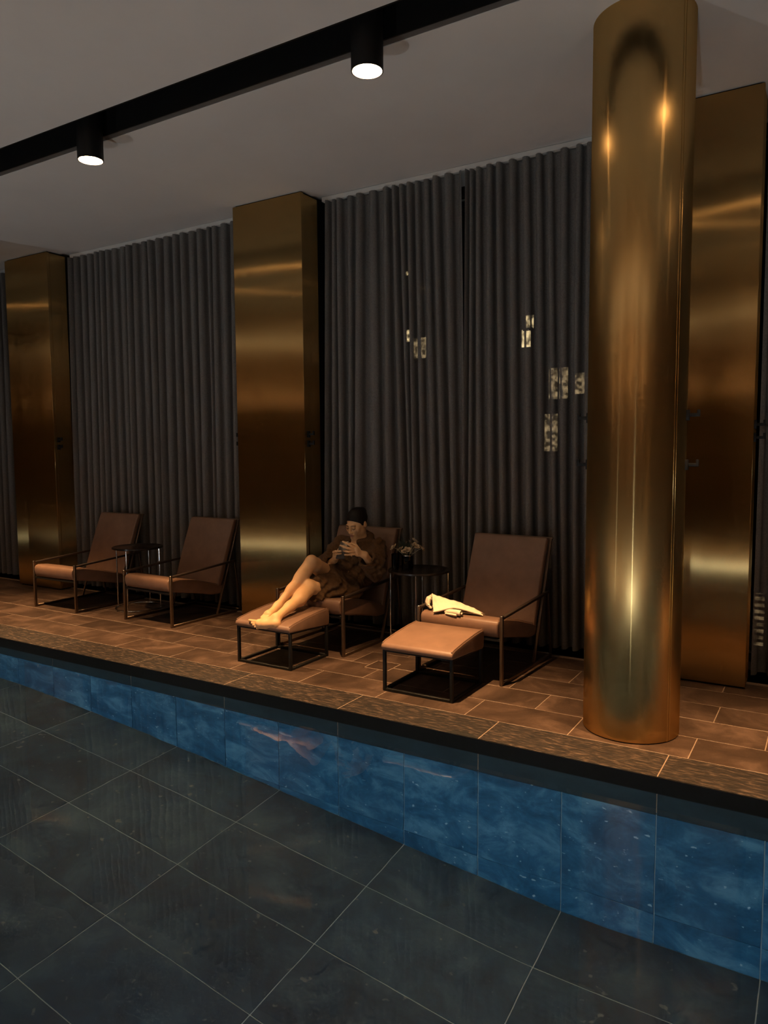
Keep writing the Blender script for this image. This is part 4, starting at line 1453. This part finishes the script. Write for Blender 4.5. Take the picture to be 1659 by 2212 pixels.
# hem turned under along the front edge
tw.tube([(-2.278, 0.890, 0.426), (-2.245, 0.893, 0.434), (-2.215, 0.898, 0.444), (-2.175, 0.906, 0.458), (-2.140, 0.916, 0.465), (-2.095, 0.931, 0.458), (-2.050, 0.948, 0.446), (-2.0, 0.958, 0.434), (-1.962, 0.965, 0.427)], 0.0062, 10)
tw.tube([(-1.962, 0.965, 0.427), (-1.952, 0.962, 0.424), (-1.955, 0.972, 0.420), (-1.985, 0.985, 0.421), (-2.03, 0.985, 0.424)], 0.0060, 10)
# left lobe folded up against the armrest
tw.add(*loft([
    [(-2.348, 1.015, 0.520), (-2.372, 1.022, 0.506), (-2.386, 1.03, 0.476), (-2.374, 1.04, 0.444), (-2.345, 1.06, 0.424)],
    [(-2.352, 0.985, 0.514), (-2.380, 0.985, 0.498), (-2.392, 0.985, 0.468), (-2.378, 0.98, 0.442), (-2.345, 0.97, 0.430)],
    [(-2.338, 0.972, 0.504), (-2.345, 0.955, 0.482), (-2.345, 0.945, 0.458), (-2.336, 0.940, 0.440), (-2.312, 0.94, 0.432)]], thick=0.012))
# rolled end peeping out in front: an open curl and a smaller inner one
roll = [(-2.200, 0.912, 0.432), (-2.160, 0.902, 0.438), (-2.115, 0.896, 0.440), (-2.072, 0.890, 0.438)]
tw.tube(roll, [0.012, 0.017, 0.0185, 0.0185], 16, caps=False)
tw.tube(roll, [0.008, 0.013, 0.0145, 0.0145], 16, caps=False)
tw.tube([(-2.110, 0.898, 0.437), (-2.062, 0.892, 0.434)], [0.0075, 0.0085], 12, caps=False)
tw.tube([(-2.190, 0.895, 0.424), (-2.140, 0.884, 0.425), (-2.100, 0.880, 0.424)], [0.006, 0.008, 0.008], 10)
t = tw.build('towel', M['towel'], smooth=True, angle=60)
tag(t, 'crumpled cream towel lying on the seat of the empty lounge chair', 'towel')

# ------------------------------------------------------------------ night outside
bld = empty('building', (0, 9.0, 0), label='dark building outside with a few lit windows', cat='building')
MB().box(-30, 12, 0.05, 3.0, -3.0, 16.0).build('wall', M['night'], bld)
WIN = [(-7.09, -7.0, 4.81, 4.89, 1), (-7.08, -6.98, 3.57, 3.80, 1), (-6.96, -6.65, 3.24, 3.63, 0), (-4.71, -4.49, 3.60, 3.83, 1), (-4.77, -4.60, 3.29, 3.59, 1),
       (-4.27, -3.93, 2.37, 2.90, 0), (-3.82, -3.64, 2.44, 2.79, 0), (-4.34, -4.10, 1.48, 2.12, 0), (-12.12, -11.98, 3.62, 3.77, 0), (-14.67, -14.58, 4.84, 4.91, 0)]
for a, b, c, d, br in WIN:
    w = MB().box(a - 0.03, b + 0.03, 0.0, 0.05, c - 0.03, c).box(a - 0.03, b + 0.03, 0.0, 0.05, d, d + 0.03).box(a - 0.03, a, 0.0, 0.05, c, d).box(b, b + 0.03, 0.0, 0.05, c, d)
    if b - a > 0.2: w.box((a + b) / 2 - 0.01, (a + b) / 2 + 0.01, 0.0, 0.03, c, d)
    w = w.build('window', M['night'], bld)
    MB().box(a, b, 0.02, 0.04, c, d).build('pane', M['win_warm'] if br else M['win_dim'], w)
tag(MB().box(-30, 12, 2.6, 9.05, -0.12, -0.02).build('ground_outside', M['night']), 'dark terrace outside the windows', kind='structure')
# slatted glow panels on the terrace, added for striped reflections in the glazing
for (lx, ly, w, z0, z1, lab) in ((-0.33, 2.66, 0.30, 0.02, 0.44, 'glowing slatted garden lantern outside behind the curtain at the right edge'),
                                 (-5.79, 2.66, 0.20, 0.02, 0.27, 'small glowing slatted garden lantern outside behind the far chairs')):
    t = empty('garden_lantern', (lx, ly, -0.02), label=lab, cat='lantern')
    MB().box(-w / 2 - 0.015, w / 2 + 0.015, -0.08, 0.08, 0.0, z0 + 0.02).build('base', M['black'], t)
    MB().box(-w / 2, w / 2, -0.03, 0.03, z0 + 0.02, z1).build('glow', M['lantern_glow'], t)
    n = 9
    for k in range(n):
        z = z0 + 0.03 + (z1 - z0 - 0.03) * k / (n - 1)
        MB().box(-w / 2 - 0.01, w / 2 + 0.01, -0.07, -0.045, z - 0.010, z + 0.008).build('slat', M['black'], t)
